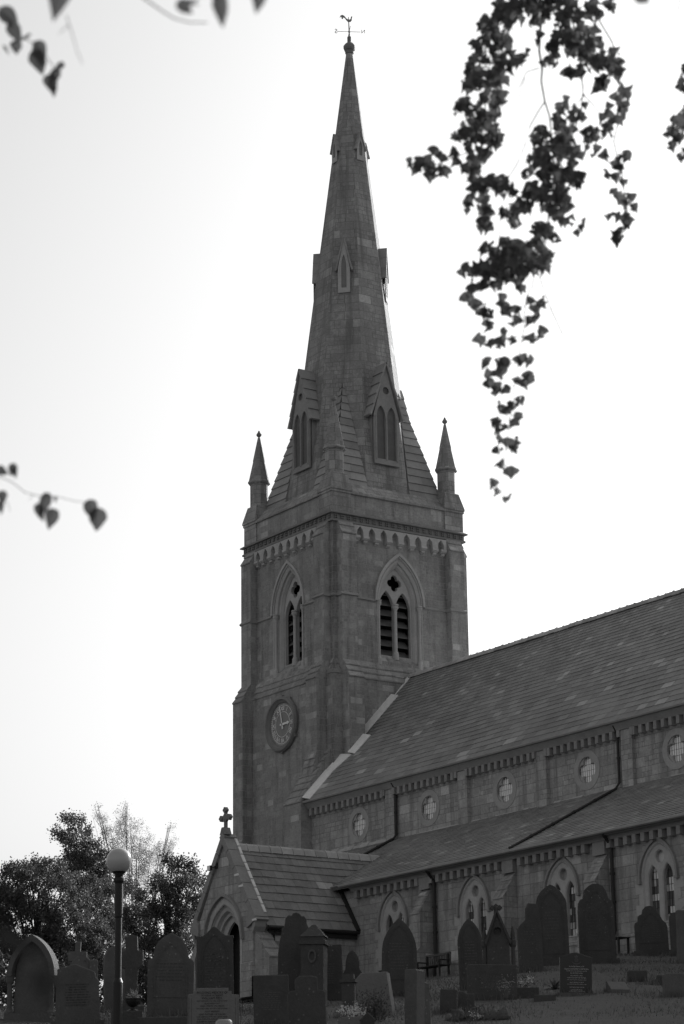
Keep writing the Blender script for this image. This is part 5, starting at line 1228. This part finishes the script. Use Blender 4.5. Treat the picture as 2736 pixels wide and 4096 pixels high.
for st_ in STONES:
    kind, x, y, W_, H, yaw, tilt, th, mt_, lab = st_
    tilt += random.uniform(-1.6, 1.6) if kind not in ('black', 'deco') else 0
    root = empty('headstone' if kind not in ('cross', 'bigcross', 'pedestal', 'gabled_monument') else {'cross': 'stone_cross', 'bigcross': 'stone_cross', 'pedestal': 'pedestal_monument', 'gabled_monument': 'gabled_monument'}[kind], (x, y, terr(x, y)), lab, 'gravestone' if 'monument' not in kind and kind != 'pedestal' else 'monument', 'gravestones on the slope below the church')
    fr = grave_frame(x, y, yaw, tilt); material = M['polished'] if mt_ == 'black' else M[mt_]
    b = MB(); bury = .25
    def bur(o): return [(u, v - bury if v == 0 else v) for u, v in o]
    if kind == 'canopy':
        h = W_ / 2; zs = H * .50
        plate(b, fr, bur([(-h * .78, 0), (-h * .78, zs)] + arch(0, h * .78, zs, H * .93, None, 8)[1:-1] + [(h * .78, zs), (h * .78, 0)]), [], -.08, .06, .01)
        b.build('slab', material, root)
        c_ = MB(); arch_band(c_, fr, 0, zs, H * .9, h * .82, .10, -.1, .22, 0, 12); c_.build('hood_mould', M['old'], root)
        for s_ in (-1, 1):
            k = MB(); q = fr.p(s_ * h * .9, 0, .12); z0 = q.z
            k.lathe((q.x, q.y, 0), [(.09, z0 + .1), (.09, z0 + .16), (.06, z0 + .2), (.05, z0 + .24), (.05, z0 + zs - .14), (.075, z0 + zs - .1), (.09, z0 + zs)], 10); k.build('column', material, root)
        k = MB(); k.prism([fr.p(-h * 1.15, -.25, -.2), fr.p(h * 1.15, -.25, -.2), fr.p(h * 1.15, .02, -.2), fr.p(-h * 1.15, .02, -.2)], fr.W * .55)
        k.prism([fr.p(-h * 1.02, .02, -.15), fr.p(h * 1.02, .02, -.15), fr.p(h * 1.02, .13, -.15), fr.p(-h * 1.02, .13, -.15)], fr.W * .42); k.build('plinth', material, root)
        continue
    if kind == 'pier':
        h = W_ / 2
        for hh, z0, z1 in ((h, -.2, H - .16), (h * 1.25, H - .16, H - .1), (h * .9, H - .1, H)):
            b.prism([fr.p(-hh, z0, -hh), fr.p(hh, z0, -hh), fr.p(hh, z1, -hh), fr.p(-hh, z1, -hh)], fr.W * (2 * hh))
        b.build('pier', material, root); continue
    if kind == 'book':
        h = W_ / 2
        b.prism([fr.p(-h, -.1, -.2), fr.p(-h, -.1, .3), fr.p(-h, .04, .3), fr.p(-h, H, -.08), fr.p(-h, H, -.2)], fr.U * W_); b.build('tablet', material, root); continue
    if kind == 'pedestal':
        h = W_ / 2
        for hh, z0, z1 in ((h * 1.2, -.25, .15), (h, .15, H - .42), (h * 1.15, H - .42, H - .34), (h * 1.0, H - .34, H - .26)):
            b.prism([fr.p(-hh, z0, -hh), fr.p(hh, z0, -hh), fr.p(hh, z1, -hh), fr.p(-hh, z1, -hh)], fr.W * (2 * hh))
        b.build('shaft', material, root)
        k = MB(); hh = h * 1.12; base = [fr.p(-hh, H - .26, -hh), fr.p(hh, H - .26, -hh), fr.p(hh, H - .26, hh), fr.p(-hh, H - .26, hh)]; tp = [fr.p(-.04, H, -.04), fr.p(.04, H, -.04), fr.p(.04, H, .04), fr.p(-.04, H, .04)]
        k.raw(base + tp, [(3, 2, 1, 0), (4, 5, 6, 7)] + [(i, (i + 1) % 4, (i + 1) % 4 + 4, i + 4) for i in range(4)]); k.build('cap', material, root)
        k = MB(); cz = H - .66; plate(k, fr, [(a * .8, cz + (b_ - cz) * 1.3) for a, b_ in circle(0, cz, .11, 16)], [[(a * .8, cz + (b_ - cz) * 1.3) for a, b_ in circle(0, cz, .07, 16)]], h, h + .03)
        k.build('wreath', M['old'], root); continue
    if kind == 'gabled_monument':
        h = W_ / 2; zg = H * .62
        plate(b, fr, [(-h * .8, -.25), (h * .8, -.25), (h * .8, zg), (0, H * .93), (-h * .8, zg)], [circle(0, H * .7, .09, 12)], -.18, .16)
        plate(b, fr, circle(0, H * .7, .1, 12), [], -.1, .08)
        b.build('body', material, root)
        k = MB()
        for s_ in (-1, 1):
            q = [fr.p(s_ * h * .98, zg - .08, -.22), fr.p(0, H * .95 + .02, -.22), fr.p(0, H * .95 - .08, -.22), fr.p(s_ * h * .86, zg - .14, -.22)]; k.prism(q, fr.W * .44)
        k.build('gable', material, root)
        k = MB(); k.prism([fr.p(-.05, H * .9, -.04), fr.p(.05, H * .9, -.04), fr.p(.04, H, -.04), fr.p(-.04, H, -.04)], fr.W * .08)
        for a_ in (-1, 0, 1): plate(k, fr, quatrefoil(a_ * .08, H * .965 + (.03 if a_ == 0 else 0), .06, .5, 3), [], -.05, .05)
        k.build('finial', material, root)
        for s_ in (-1, 1):
            k = MB(); q = fr.p(s_ * h * 1.02, 0, .1); z0 = q.z
            k.lathe((q.x, q.y, 0), [(.07, z0 + .35), (.07, z0 + .42), (.045, z0 + .46), (.045, z0 + zg - .2), (.075, z0 + zg - .15), (.08, z0 + zg - .05), (.05, z0 + zg - .02), (.05, z0 + zg + .1), (.015, z0 + zg + .26)], 8); k.build('corner_pinnacle', material, root)
        k = MB(); k.prism([fr.p(-h * 1.2, -.25, -.25), fr.p(h * 1.2, -.25, -.25), fr.p(h * 1.2, .35, -.25), fr.p(-h * 1.2, .35, -.25)], fr.W * .5); k.build('plinth', material, root)
        continue
    o = bur(outline(kind, W_, H))
    if kind not in ('black', 'deco'): o = [(u + random.uniform(-.006, .006), v + random.uniform(-.006, .006)) for u, v in o]
    bv = .006 if kind in ('black', 'deco') else .014
    plate(b, fr, o, [], -th, 0, bv)
    sl = b.build('slab', material, root)
    if kind in ('gothic', 'gothicsoft', 'shoulder', 'curvy', 'stepped', 'ogee'):     # sunk panel frame
        k = MB(); hh = W_ * .36
        band = arch(0, hh, H - W_ * .85, H - W_ * .2, .35, 8); inn = arch(0, hh - .025, H - W_ * .85, H - W_ * .2 - .03, .375, 8)
        plate(k, fr, band, [inn], 0, .012); k.build('moulding', material, root)
    if kind in ('gothic', 'gothicsoft', 'curvy', 'stepped', 'ogee', 'twostage', 'pediment') or (kind == 'flat' and W_ > .5 and mt_ == 'dark'):
        k = MB(); faint_lines(k, fr, H * .66, H * .34, W_ * .30, .003, 9); k.build('inscription', M['old'] if mt_ == 'dark' else M['dark'], root)
    if kind == 'shoulder':
        k = MB(); faint_lines(k, fr, H * .62, H * .42, W_ * .36, .004, 6); k.build('inscription', M['dark'], root)
    if kind == 'bigcross':
        k = MB(); h = W_ / 2
        k.prism([fr.p(-h * 1.1, -.25, -.3), fr.p(h * 1.1, -.25, -.3), fr.p(h * 1.1, .26, -.3), fr.p(-h * 1.1, .26, -.3)], fr.W * .5); k.build('plinth', material, root)
    elif kind in ('gothicsoft', 'curvy', 'scroll', 'ogee', 'pediment', 'black', 'stepped') :
        k = MB(); h = W_ / 2 * 1.14; zt_ = .03 if kind == 'black' else .12
        k.prism([fr.p(-h, -.25, -th - .08), fr.p(h, -.25, -th - .08), fr.p(h, zt_, -th - .08), fr.p(-h, zt_, -th - .08)], fr.W * (th + .18)); k.build('plinth', M['pale'] if kind == 'black' else material, root)
    if kind == 'deco':
        k = MB(); s = W_ / .84
        T_ = [('IN LOVING MEMORY OF', .058, .075), ('MY DEAR HUSBAND', .04, .118), ('WILLIAM FISH,', .055, .162), ('WHO DIED JUNE 27TH 1940 AGED 52 YEARS.', .026, .205), ('ALSO MARY MAY', .034, .245), ('DEAR WIFE OF THE ABOVE', .032, .285), ('WHO DIED APRIL 9TH 1957 AGED 67 YEARS.', .026, .325), ('ALSO HERBERT', .036, .37), ('AND FATHER OF DAVID', .04, .415), ('WHO DIED NOV 17TH 1951 AGED 37 YEARS.', .028, .455), ('ALSO WIFE AND MOTHER OF ABOVE', .03, .49), ('ELIZABETH ANN FISH - LEYLAND', .036, .53), ('WHO DIED AUG 23RD 2010 AGED 98 YEARS.', .028, .57), ('ALSO GLADYS WHO DIED IN INFANCY', .036, .63)]
        for t_, sz, dz in T_: text_mesh(k, fr, t_, sz * s * .98, -.02, H - dz * s * 1.02, .002, .001, maxw=.6 * W_)
        k.build('inscription', M['letterd'], root)
        for s_ in (-1, 1):
          k = MB()
          for q_ in (.44, .40, .36):
            k.face([fr.p(s_ * q_ * s - .003, .02, .002), fr.p(s_ * q_ * s + .003, .02, .002), fr.p(s_ * q_ * s + .003, H - .16, .002), fr.p(s_ * q_ * s - .003, H - .16, .002)])
          k.build('fluting', M['dark'], root)
    if kind == 'black':
        k = MB(); s = H / .908
        T_ = [('In Loving Memory Of', .038, .30), ('Captain LEONARD CURTIS R.A.', .040, .355), ('KILLED ON ACTIVE SERVICE IN BURMA', .026, .40), ('IN HIS 25TH YEAR', .034, .445), ('ALSO EDITH CURTIS', .030, .50), ('A DEVOTED WIFE AND MOTHER', .028, .545), ('WHO DIED 7TH JUNE 1975 AGED 77 YEARS', .022, .59), ('ALSO GEORGE CURTIS', .030, .645), ('WHO DIED 3RD MAY 1980 AGED 85 YEARS', .022, .685), ('JOHN EDWARD CURTIS', .030, .75), ('and EDITH KAY', .040, .805), ('DAUGHTER OF THE ABOVE', .028, .84), ('DIED DECEMBER 2004 AGED 82 YEARS', .024, .873)]
        for t_, sz, dz in T_: text_mesh(k, fr, t_, sz * s, .01, H - dz * s, .002, .001, maxw=.78 * W_)
        k.build('inscription', M['letter'], root)
        k = MB(); zc_ = H - .16   # regimental badge: crown over a round device over a scroll
        plate(k, fr, circle(.01, zc_, .042, 16), [circle(.01, zc_, .026, 12)], 0, .004)
        plate(k, fr, circle(.01, zc_, .014, 8), [], 0, .004)
        plate(k, fr, [(-.025, zc_ + .05), (.045, zc_ + .05), (.052, zc_ + .095), (.03, zc_ + .08), (.01, zc_ + .11), (-.012, zc_ + .08), (-.035, zc_ + .095)], [], 0, .004)
        plate(k, fr, [(-.09, zc_ - .03), (-.05, zc_ - .065), (.01, zc_ - .078), (.07, zc_ - .065), (.11, zc_ - .03), (.1, zc_ - .06), (.06, zc_ - .09), (.01, zc_ - .1), (-.04, zc_ - .09), (-.08, zc_ - .06)], [], 0, .003)
        k.build('badge', M['old'], root)

# --- low tomb kerbs and blocks
def block(name, key, W_, Dp, H, yaw, mt_, lab, cat):
    x, y, z, _ = PLACES[key]; fr = grave_frame(x, y, yaw, 0); b = MB(); h = W_ / 2
    plate(b, Frame(fr.p(0, 0, 0), fr.U, -fr.W, Vector((0, 0, 1))), [(-h, 0), (h, 0), (h, Dp), (-h, Dp)], [], -.3, H, .012)
    o = b.build(name, M[mt_]); tag(o, lab, cat); return o
block('tomb_ledge', 'ledge', .84, .9, .35, 0, 'dark', 'long dark tomb ledge with worn pale edge, left of the cream stepped stone', 'tomb')
block('tomb_block', 'ledge2', .55, .8, .36, 0, 'dark', 'square dark tomb block carrying the plant urn', 'tomb')
block('grave_kerb', 'kerb', .5, 1.6, .22, 6, 'dark', 'low dark kerb around a grave with white flowers', 'grave kerb')
block('grave_kerb', 'kerb2', .45, 1.2, .16, -4, 'dark', 'low dark kerb stones left of the polished black headstone', 'grave kerb')
# --- plant urn
fur = PLACES['ledge2']; ux, uy, uz = -39.9, 22.75, 3.77
ux, uy = -39.24 * 1.0, 22.19 * 1.0
dirx, diry = -.869, .494
def along(px_az, D): return (math.cos(px_az) * D, math.sin(px_az) * D)
az = math.atan2(23.55, -41.41); ux, uy = along(az, 45.4); uz = terr(*along(az, 45.1)) + .36
uz = 3.775
urn = empty('plant_urn', (ux, uy, uz), 'dark footed urn holding a spiky pale plant', 'urn')
b = MB(); b.lathe((ux, uy, uz), [(.12, 0), (.12, .02), (.04, .05), (.04, .08), (.1, .12), (.135, .18), (.14, .215), (.16, .22), (.16, .235), (.13, .235), (.1, .2)], 16); b.build('bowl', M['post'], urn, smooth=False)
def spray(n, o, L, wdt, up_, mat, name, parent, colr=(.8, 1.6)):
    o = np.array(o); d = rng.normal(0, 1, (n, 3)); d[:, 2] = np.abs(d[:, 2]) * up_; d /= np.linalg.norm(d, axis=1)[:, None]
    s = np.cross(d, rng.normal(0, 1, (n, 3))); s /= np.linalg.norm(s, axis=1)[:, None]
    L_ = rng.uniform(.5, 1, n)[:, None] * L; b0 = o + rng.normal(0, .02, (n, 3)); tip = b0 + d * L_; tip[:, 2] -= (L_[:, 0] ** 2) * .5
    return mesh_np(name, np.stack([b0 - s * wdt, b0 + s * wdt, b0 + d * L_ * .5 + s * wdt, tip], 1), None, mat, rng.uniform(*colr, n), parent)
spray(90, (ux, uy, uz + .22), .24, .008, 1.3, M['leaf_birch'], 'foliage', urn)
def bunch(center, r, n, size, mat, name, parent, colr=(.7, 1.3), flat=1.):
    c_ = np.array(center) + rng.normal(0, 1, (n, 3)) * np.array([r, r, r * flat]) * .5
    a = rng.normal(0, 1, (n, 3)); a /= np.linalg.norm(a, axis=1)[:, None]; b_ = np.cross(a, rng.normal(0, 1, (n, 3))); b_ /= np.linalg.norm(b_, axis=1)[:, None]
    s = rng.uniform(.6, 1.2, (n, 1)) * size
    return mesh_np(name, np.stack([c_ - a * s, c_ - b_ * s * .6, c_ + a * s, c_ + b_ * s * .6], 1), None, mat, rng.uniform(*colr, n), parent)
# --- vase by the cream stone
x, y, z, _ = PLACES['vase']; v_ = MB(); z = terr(x, y); zt_ = 3.235
v_.lathe((x, y, 0), [(.08, z - .05), (.10, zt_ - .30), (.13, zt_ - .18), (.147, zt_ - .08), (.14, zt_ - .04), (.11, zt_ - .005), (.08, zt_), (.07, zt_ - .03), (.06, zt_ - .15)], 24)
o = v_.build('vase', M['vase'], smooth=True); tag(o, 'round pale glazed vase at the bottom edge before the cream stepped stone', 'vase')
# --- flower box
x, y, z, _ = PLACES['flowers']; z = terr(x, y); fb = empty('flower_box', (x, y, z), 'square pale flower box with white blooms beside the pale leaning slab', 'flower box')
fr = grave_frame(x, y, 10, 0); b = MB()
plate(b, Frame(fr.p(0, 0, -.15), fr.U, (0, 0, 1), fr.W), [(-.2, -.1), (.17, -.1), (.19, .19), (-.2, .19)], [], 0, .28, .01); b.build('box', M['pale2'], fb)
for q in ((-.12, .3), (.08, .33), (.2, .26), (-.02, .24)): bunch(fr.p(q[0], q[1], .02), .12, 110, .02, M['white'], 'bloom', fb)
# --- dark bush
x, y, z, _ = PLACES['bush']; z = terr(x, y); bs = empty('shrub', (x, y, z), 'small dark shrub in front of the pale leaning slab', 'shrub')
b = MB(); b.tube([(x, y, z - .1), (x + .02, y, z + .25)], .03); b.build('stem', M['bark'], bs)
bunch((x, y, z + .24), .3, 900, .028, M['leaf_dark'], 'foliage', bs, (.3, .9), 1.1)
# --- spiky plant, white bouquet, pot, rockery
x, y, z, _ = PLACES['spiky']; z = terr(x, y); o = spray(70, (x, y, z + .03), .36, .008, 1.8, M['blade'], 'spiky_plant', None, (.4, .9)); tag(o, 'thin spiky dark plant left of the polished black headstone', 'plant')
x, y, z, _ = PLACES['wflower']; z = terr(x, y); wf = empty('flower_bouquet', (x, y, z), 'bright white bouquet on the grave right of the gabled monument', 'flowers')
bunch((x, y, z + .16), .2, 400, .02, M['leaf_dark'], 'foliage', wf, (.5, 1))
fr = grave_frame(x, y, 0, 0)
bunch(fr.p(-.06, .17, .1), .08, 120, .02, M['white'], 'bloom', wf); bunch(fr.p(.09, .21, .1), .10, 150, .02, M['white'], 'bloom', wf)
x, y, z, _ = PLACES['pot']; fr = grave_frame(x, y, 0, 0); z = terr(x, y)
fp = empty('flower_pot', (x, y, z), 'small pot of faded flowers in front of the wide low slab', 'flower pot')
b = MB(); b.lathe((x, y, z), [(.05, .1), (.08, .24), (.09, .24), (.09, .27)], 10); b.build('pot', M['old'], fp)
bunch((x, y, z + .34), .16, 160, .018, M['leaf_birch'], 'bloom', fp, (.5, 1.2))
# rockery grave edge
x0_, y0_, z, _ = PLACES['rock']; frk = grave_frame(x0_, y0_, -6, 0)
rk = empty('rockery_grave', (x0_, y0_, terr(x0_, y0_)), 'tumbled grave edging of rough stones with weeds and small pale blooms', 'rockery')
for i in range(11):
    u = -.52 + i * .105; b = MB(); c_ = frk.p(u + random.uniform(-.02, .02), random.uniform(.02, .1), random.uniform(-.15, .1)); s = random.uniform(.07, .12)
    rgs = []
    for k in range(5):
        t = k / 4; rr_ = s * (1, 1.1, .95, .7, .25)[k]; rgs.append([(c_.x + rr_ * math.cos(a) * random.uniform(.75, 1.2), c_.y + rr_ * math.sin(a) * random.uniform(.75, 1.2), c_.z - .1 + t * s * 2.0) for a in [2 * math.pi * j / 7 for j in range(7)]])
    b.raw([q for r_ in rgs for q in r_], [(7 * i_ + j, 7 * i_ + (j + 1) % 7, 7 * i_ + 7 + (j + 1) % 7, 7 * i_ + 7 + j) for i_ in range(4) for j in range(7)] + [tuple(28 + j for j in range(7))])
    b.build('rock', M['old' if i % 3 else 'pale'], rk)
bunch(frk.p(.1, .12, .15), .5, 260, .022, M['leaf_dark'], 'weeds', rk, (.5, 1.4), .4)
bunch(frk.p(.02, .04, .3), .12, 60, .022, M['white'], 'bloom', rk, (.5, .8), .5)
pt = MB(); q = frk.p(-.36, .0, .25); pt.lathe((q.x, q.y, q.z), [(.05, -.02), (.07, .14), (.08, .14), (.075, .17)], 12); o = pt.build('flower_pot', M['old']); tag(o, 'small empty tilted pot before the tumbled rockery grave', 'flower pot')

# --- benches against the aisle wall
def bench(x0, x1, y, back, lab):
    z = 8.45; r_ = empty('bench', ((x0 + x1) / 2, y, z), lab, 'bench', 'benches along the church wall')
    b = MB()
    for k in range(4): b.box(x0, x1, y - .5 + k * .12, y - .41 + k * .12, z + .42, z + .45)
    b.build('seat', M['wood'], r_)
    for xx in (x0 + .06, x1 - .12):
        for yy in (y - .5, y - .1):
            l_ = MB(); l_.box(xx, xx + .06, yy, yy + .06, z - .1, z + (.42 if yy < y - .3 or not back else .85)); l_.build('leg', M['wood'], r_)
    if back:
        b = MB(); b.box(x0, x1, y - .06, y, z + .82, z + .9); b.box(x0, x1, y - .06, y, z + .48, z + .53)
        n_ = int((x1 - x0) / .11)
        for k in range(n_): b.box(x0 + .08 + k * .11, x0 + .13 + k * .11, y - .045, y - .015, z + .53, z + .82)
        b.build('backrest', M['old'], r_)
        for xx in (x0 + .04, x1 - .1):
            a_ = MB(); a_.box(xx, xx + .06, y - .5, y - .05, z + .6, z + .64); a_.box(xx, xx + .05, y - .5, y - .45, z + .42, z + .6); a_.build('armrest', M['wood'], r_)
bench(-72.45, -71.0, 53.3, True, 'slatted wooden bench beside the leftmost full drainpipe')
bench(-73.95, -72.8, 52.7, False, 'plain backless bench at the foot of the first aisle buttress')
bench(-62.6, -61.3, 53.3, False, 'low dark bench half hidden by the bell-topped headstone')

# --- globe lamp
lx, ly = -38.49, 21.58
lp = empty('street_lamp', (lx, ly, terr(lx, ly)), 'globe lamp on a tall dark post in front of the trees', 'lamp')
lz = terr(lx, ly)
b = MB(); b.lathe((lx, ly, 0), [(.09, lz - .2), (.09, lz + .9), (.062, lz + .98), (.062, 5.3), (.075, 5.32), (.075, 5.9), (.10, 5.95), (.10, 6.0), (.07, 6.02), (.09, 6.08), (.13, 6.11), (.1, 6.13)], 14); b.build('post', M['post'], lp)
b = MB(); rr_ = .228; b.lathe((lx, ly, 6.31), [(max(.02, rr_ * math.cos(R(a))), rr_ * math.sin(R(a))) for a in range(-88, 90, 8)], 28); b.build('globe', M['globe'], lp, smooth=True)
b = MB(); b.tube([Vector((lx, ly, 5.38)), Vector((lx, ly, 5.33)) + RU * .55], .012, 5); b.build('ladder_bar', M['post'], lp)

# ================================================================ TREES
def leaves(blobs, size, dens, sub=.35, shell=.3):
    P = []
    for (x, y, z, r) in blobs:
        n = int(dens * r * r / (size * size)); k = max(5, int(r * r * 26))
        d = rng.normal(0, 1, (k, 3)); d /= np.linalg.norm(d, axis=1)[:, None]
        cc = np.array([x, y, z]) + d * (r * rng.uniform(shell, 1, (k, 1)) ** .6)
        idx = rng.integers(0, k, n); P.append(cc[idx] + rng.normal(0, 1, (n, 3)) * .15)
    return np.concatenate(P)
def leaf_quads(P, size, droop=0.):
    n = len(P); a = rng.normal(0, 1, (n, 3)); a[:, 2] -= droop; a /= np.linalg.norm(a, axis=1)[:, None]
    b = np.cross(a, rng.normal(0, 1, (n, 3))); b /= np.linalg.norm(b, axis=1)[:, None]
    s = rng.uniform(.5, 1.1, (n, 1)) * size
    return np.stack([P - a * s * .5, P - b * s * .33, P + a * s * .5, P + b * s * .33], 1)
def tree(name, blobs, size, dens, mat, lab, cat, trunk_r=.3, zbase=8.2, group=None, shell=.3, limbs=True, droop=0.):
    c_ = np.array(blobs); cx_, cy_ = c_[:, 0].mean(), c_[:, 1].mean(); ztop = (c_[:, 2] + c_[:, 3]).max(); zb2 = terr(cx_, cy_)
    r_ = empty(name, (cx_, cy_, zb2), lab, cat, group)
    P = leaves(blobs, size, dens, shell=shell); mesh_np('crown', leaf_quads(P, size, droop), None, mat, rng.uniform(.6, 1.5, len(P)), r_)
    if limbs:
        t = MB(); mid = Vector((cx_, cy_, zb2 + (ztop - zb2) * .45)); base = Vector((cx_, cy_, zb2 - .3))
        t.tube([base, base.lerp(mid, .5) + Vector((.15, .1, 0)), mid, Vector((cx_, cy_, zb2 + (ztop - zb2) * .8))], [trunk_r, trunk_r * .8, trunk_r * .6, trunk_r * .15], 9); t.build('trunk', M['bark'], r_)
        l_ = MB()
        for (x, y, z, r) in blobs:
            st2 = base.lerp(mid, random.uniform(.5, 1.1)); e_ = Vector((x, y, z + r * .5)); m2 = st2.lerp(e_, .5) + Vector((random.uniform(-.2, .2), 0, .2))
            l_.tube([st2, m2, e_], [trunk_r * .3, trunk_r * .18, .015], 5)
            for q in range(5):
                e2 = Vector((x + random.uniform(-r, r) * .8, y + random.uniform(-r, r) * .8, z + random.uniform(-.6, .95) * r)); l_.tube([m2.lerp(e_, random.random()), e2], [trunk_r * .08, .008], 4)
        l_.build('limb', M['bark'], r_)
    return r_
tree('broadleaf_tree', TREES['A'], .14, 52, M['leaf_dark'], 'large dark leafy tree at the far left behind the lamp', 'tree', group='trees left of the church')
tree('broadleaf_tree', TREES['B'], .14, 52, M['leaf_dark'], 'taller dark tree with drooping top sprays left of the pale birch', 'tree', group='trees left of the church')
tree('broadleaf_tree', TREES['C'], .14, 52, M['leaf_dark'], 'dark leafy tree touching the left slope of the porch gable', 'tree', group='trees left of the church')
tree('birch_tree', TREES['birch'], .09, 13, M['leaf_birch'], 'pale feathery sunlit birch rising behind the dark trees', 'tree', .16, shell=.1, group='trees left of the church')
tree('hedge', TREES['hedge'], .18, 40, M['leaf_dark'], 'dense dark hedge at the foot of the trees behind the gravestones', 'hedge', limbs=False)

# ================================================================ HANGING LEAVES
def hanging(key, blobs, twigs, lab, size=.066, dens=13):
    pts = twigs[0][1][0] if twigs else blobs[0][:3]
    r_ = empty('leafy_branch', tuple(pts), lab, 'branch', 'leafy branches hanging in front of the camera')
    t = MB()
    for rad, pl in twigs:
        k = len(pl); t.tube(pl, [rad * (1 - .5 * i / max(1, k - 1)) for i in range(k)], 6)
    t.build('twig', M['twig'], r_)
    P = []; 
    for (x, y, z, r) in blobs:
        n = max(3, int(dens * r * r / (size * size * .5) + .5)); r = r * 1.12; u = rng.uniform(0, 2 * np.pi, n); q = np.sqrt(rng.random(n)) * max(r - size * .3, .4 * r)
        U3 = np.array(cr); V3 = np.array(cu); W3 = np.array(cf)
        P.append(np.array([x, y, z]) + np.outer(q * np.cos(u), U3) + np.outer(q * np.sin(u), V3) + np.outer(rng.normal(0, .09, n), W3))
    P = np.concatenate(P); n = len(P)
    # each leaf: ovate, pointed, hanging, folded a little along the midrib
    tip = np.stack([rng.normal(0, .55, n), rng.normal(0, .55, n), -np.ones(n)], 1); tip /= np.linalg.norm(tip, axis=1)[:, None]
    side = np.cross(tip, rng.normal(0, 1, (n, 3)) + np.array(cf) * 1.2); side /= np.linalg.norm(side, axis=1)[:, None]; nor = np.cross(tip, side)
    s = (rng.uniform(.5, 1.15, n) * size)[:, None]
    prof = [(0, .0), (.05, .3), (.24, .5), (.34, .36), (.5, .34), (.62, .17), (.8, .1), (1., 0.)]
    L = [P - tip * s * .5 + tip * s * a + side * s * b + nor * s * (b * .35 - .25 * a * a) for a, b in prof]
    Rr = [P - tip * s * .5 + tip * s * a - side * s * b + nor * s * (b * .35 - .25 * a * a) for a, b in prof]
    quads = []
    
    # split at the midrib
    Mi = [P - tip * s * .5 + tip * s * a + nor * s * (-.25 * a * a) for a, b in prof]; quads = []
    for i in range(7):
        quads.append(np.stack([L[i], Mi[i], Mi[i + 1], L[i + 1]], 1)); quads.append(np.stack([Mi[i], Rr[i], Rr[i + 1], Mi[i + 1]], 1))
    c1 = rng.uniform(.5, 1.6, n)
    mesh_np('foliage', np.concatenate(quads), None, M['leaf_near'], np.tile(c1, 14), r_)
hanging('main', BLOBS['main'], TWIGS['main'], 'great drooping mass of leafy twigs hanging at the upper right')
hanging('strand', BLOBS['strand'], TWIGS['strand'], 'single thin trailing strand right of the great drooping leaf mass')
hanging('edge', BLOBS['edge'], TWIGS['edge'], 'few leaf clusters cut off by the upper right edge')

def single_leaves(key, lab):
    r_ = empty('leafy_branch', tuple(LEAVES[key][0][:3]), lab, 'branch', 'leafy branches hanging in front of the camera')
    t = MB()
    for rad, pl in TWIGS2.get(key, []): t.tube(pl, [rad * (1 - .4 * i / max(1, len(pl) - 1)) for i in range(len(pl))], 6)
    t.build('twig', M['twig'], r_)
    prof = [(0, .04), (.06, .3), (.2, .46), (.38, .5), (.58, .4), (.78, .22), (.92, .08), (1., 0.)]
    for (x, y, z, L_, W_, rot) in LEAVES[key]:
        c_ = Vector((x, y, z)); a = R(rot); tip = -Vector(cu) * math.cos(a) + Vector(cr) * math.sin(a); side = tip.cross(Vector(cf)).normalized()
        sk = random.uniform(-.4, .4); tip2 = (tip + Vector(cf) * sk).normalized(); nor = tip2.cross(side)
        b = MB(); A_ = []; B_ = []; Cc = []
        for (p_, q) in prof:
            jag = random.uniform(.92, 1.08)
            m0 = c_ + tip2 * L_ * (p_ - .5) + nor * L_ * (-.15 * p_ * p_)
            A_.append(m0 + side * W_ * q * jag + nor * W_ * q * .3); B_.append(m0 - side * W_ * q / jag + nor * W_ * q * .3); Cc.append(m0)
        for i in range(len(prof) - 1):
            b.face([A_[i], Cc[i], Cc[i + 1], A_[i + 1]]); b.face([Cc[i], B_[i], B_[i + 1], Cc[i + 1]])
        b.build('leaf', M['leaf_shade' if key == 'low_left' else 'leaf_near'], r_)
single_leaves('top_left', 'blurred broad leaves on a twig in the top left corner')
single_leaves('top_mid', 'three blurred pointed leaves poking down at the top edge left of the spire')
single_leaves('left_mid', 'small drooping leaves on a bare twig at the left edge, halfway down')
single_leaves('top_right', 'single blurred leaf tip at the top edge above the drooping leaf mass')
single_leaves('low_left', 'very blurred dark leaves close to the lens before the canopy headstone')
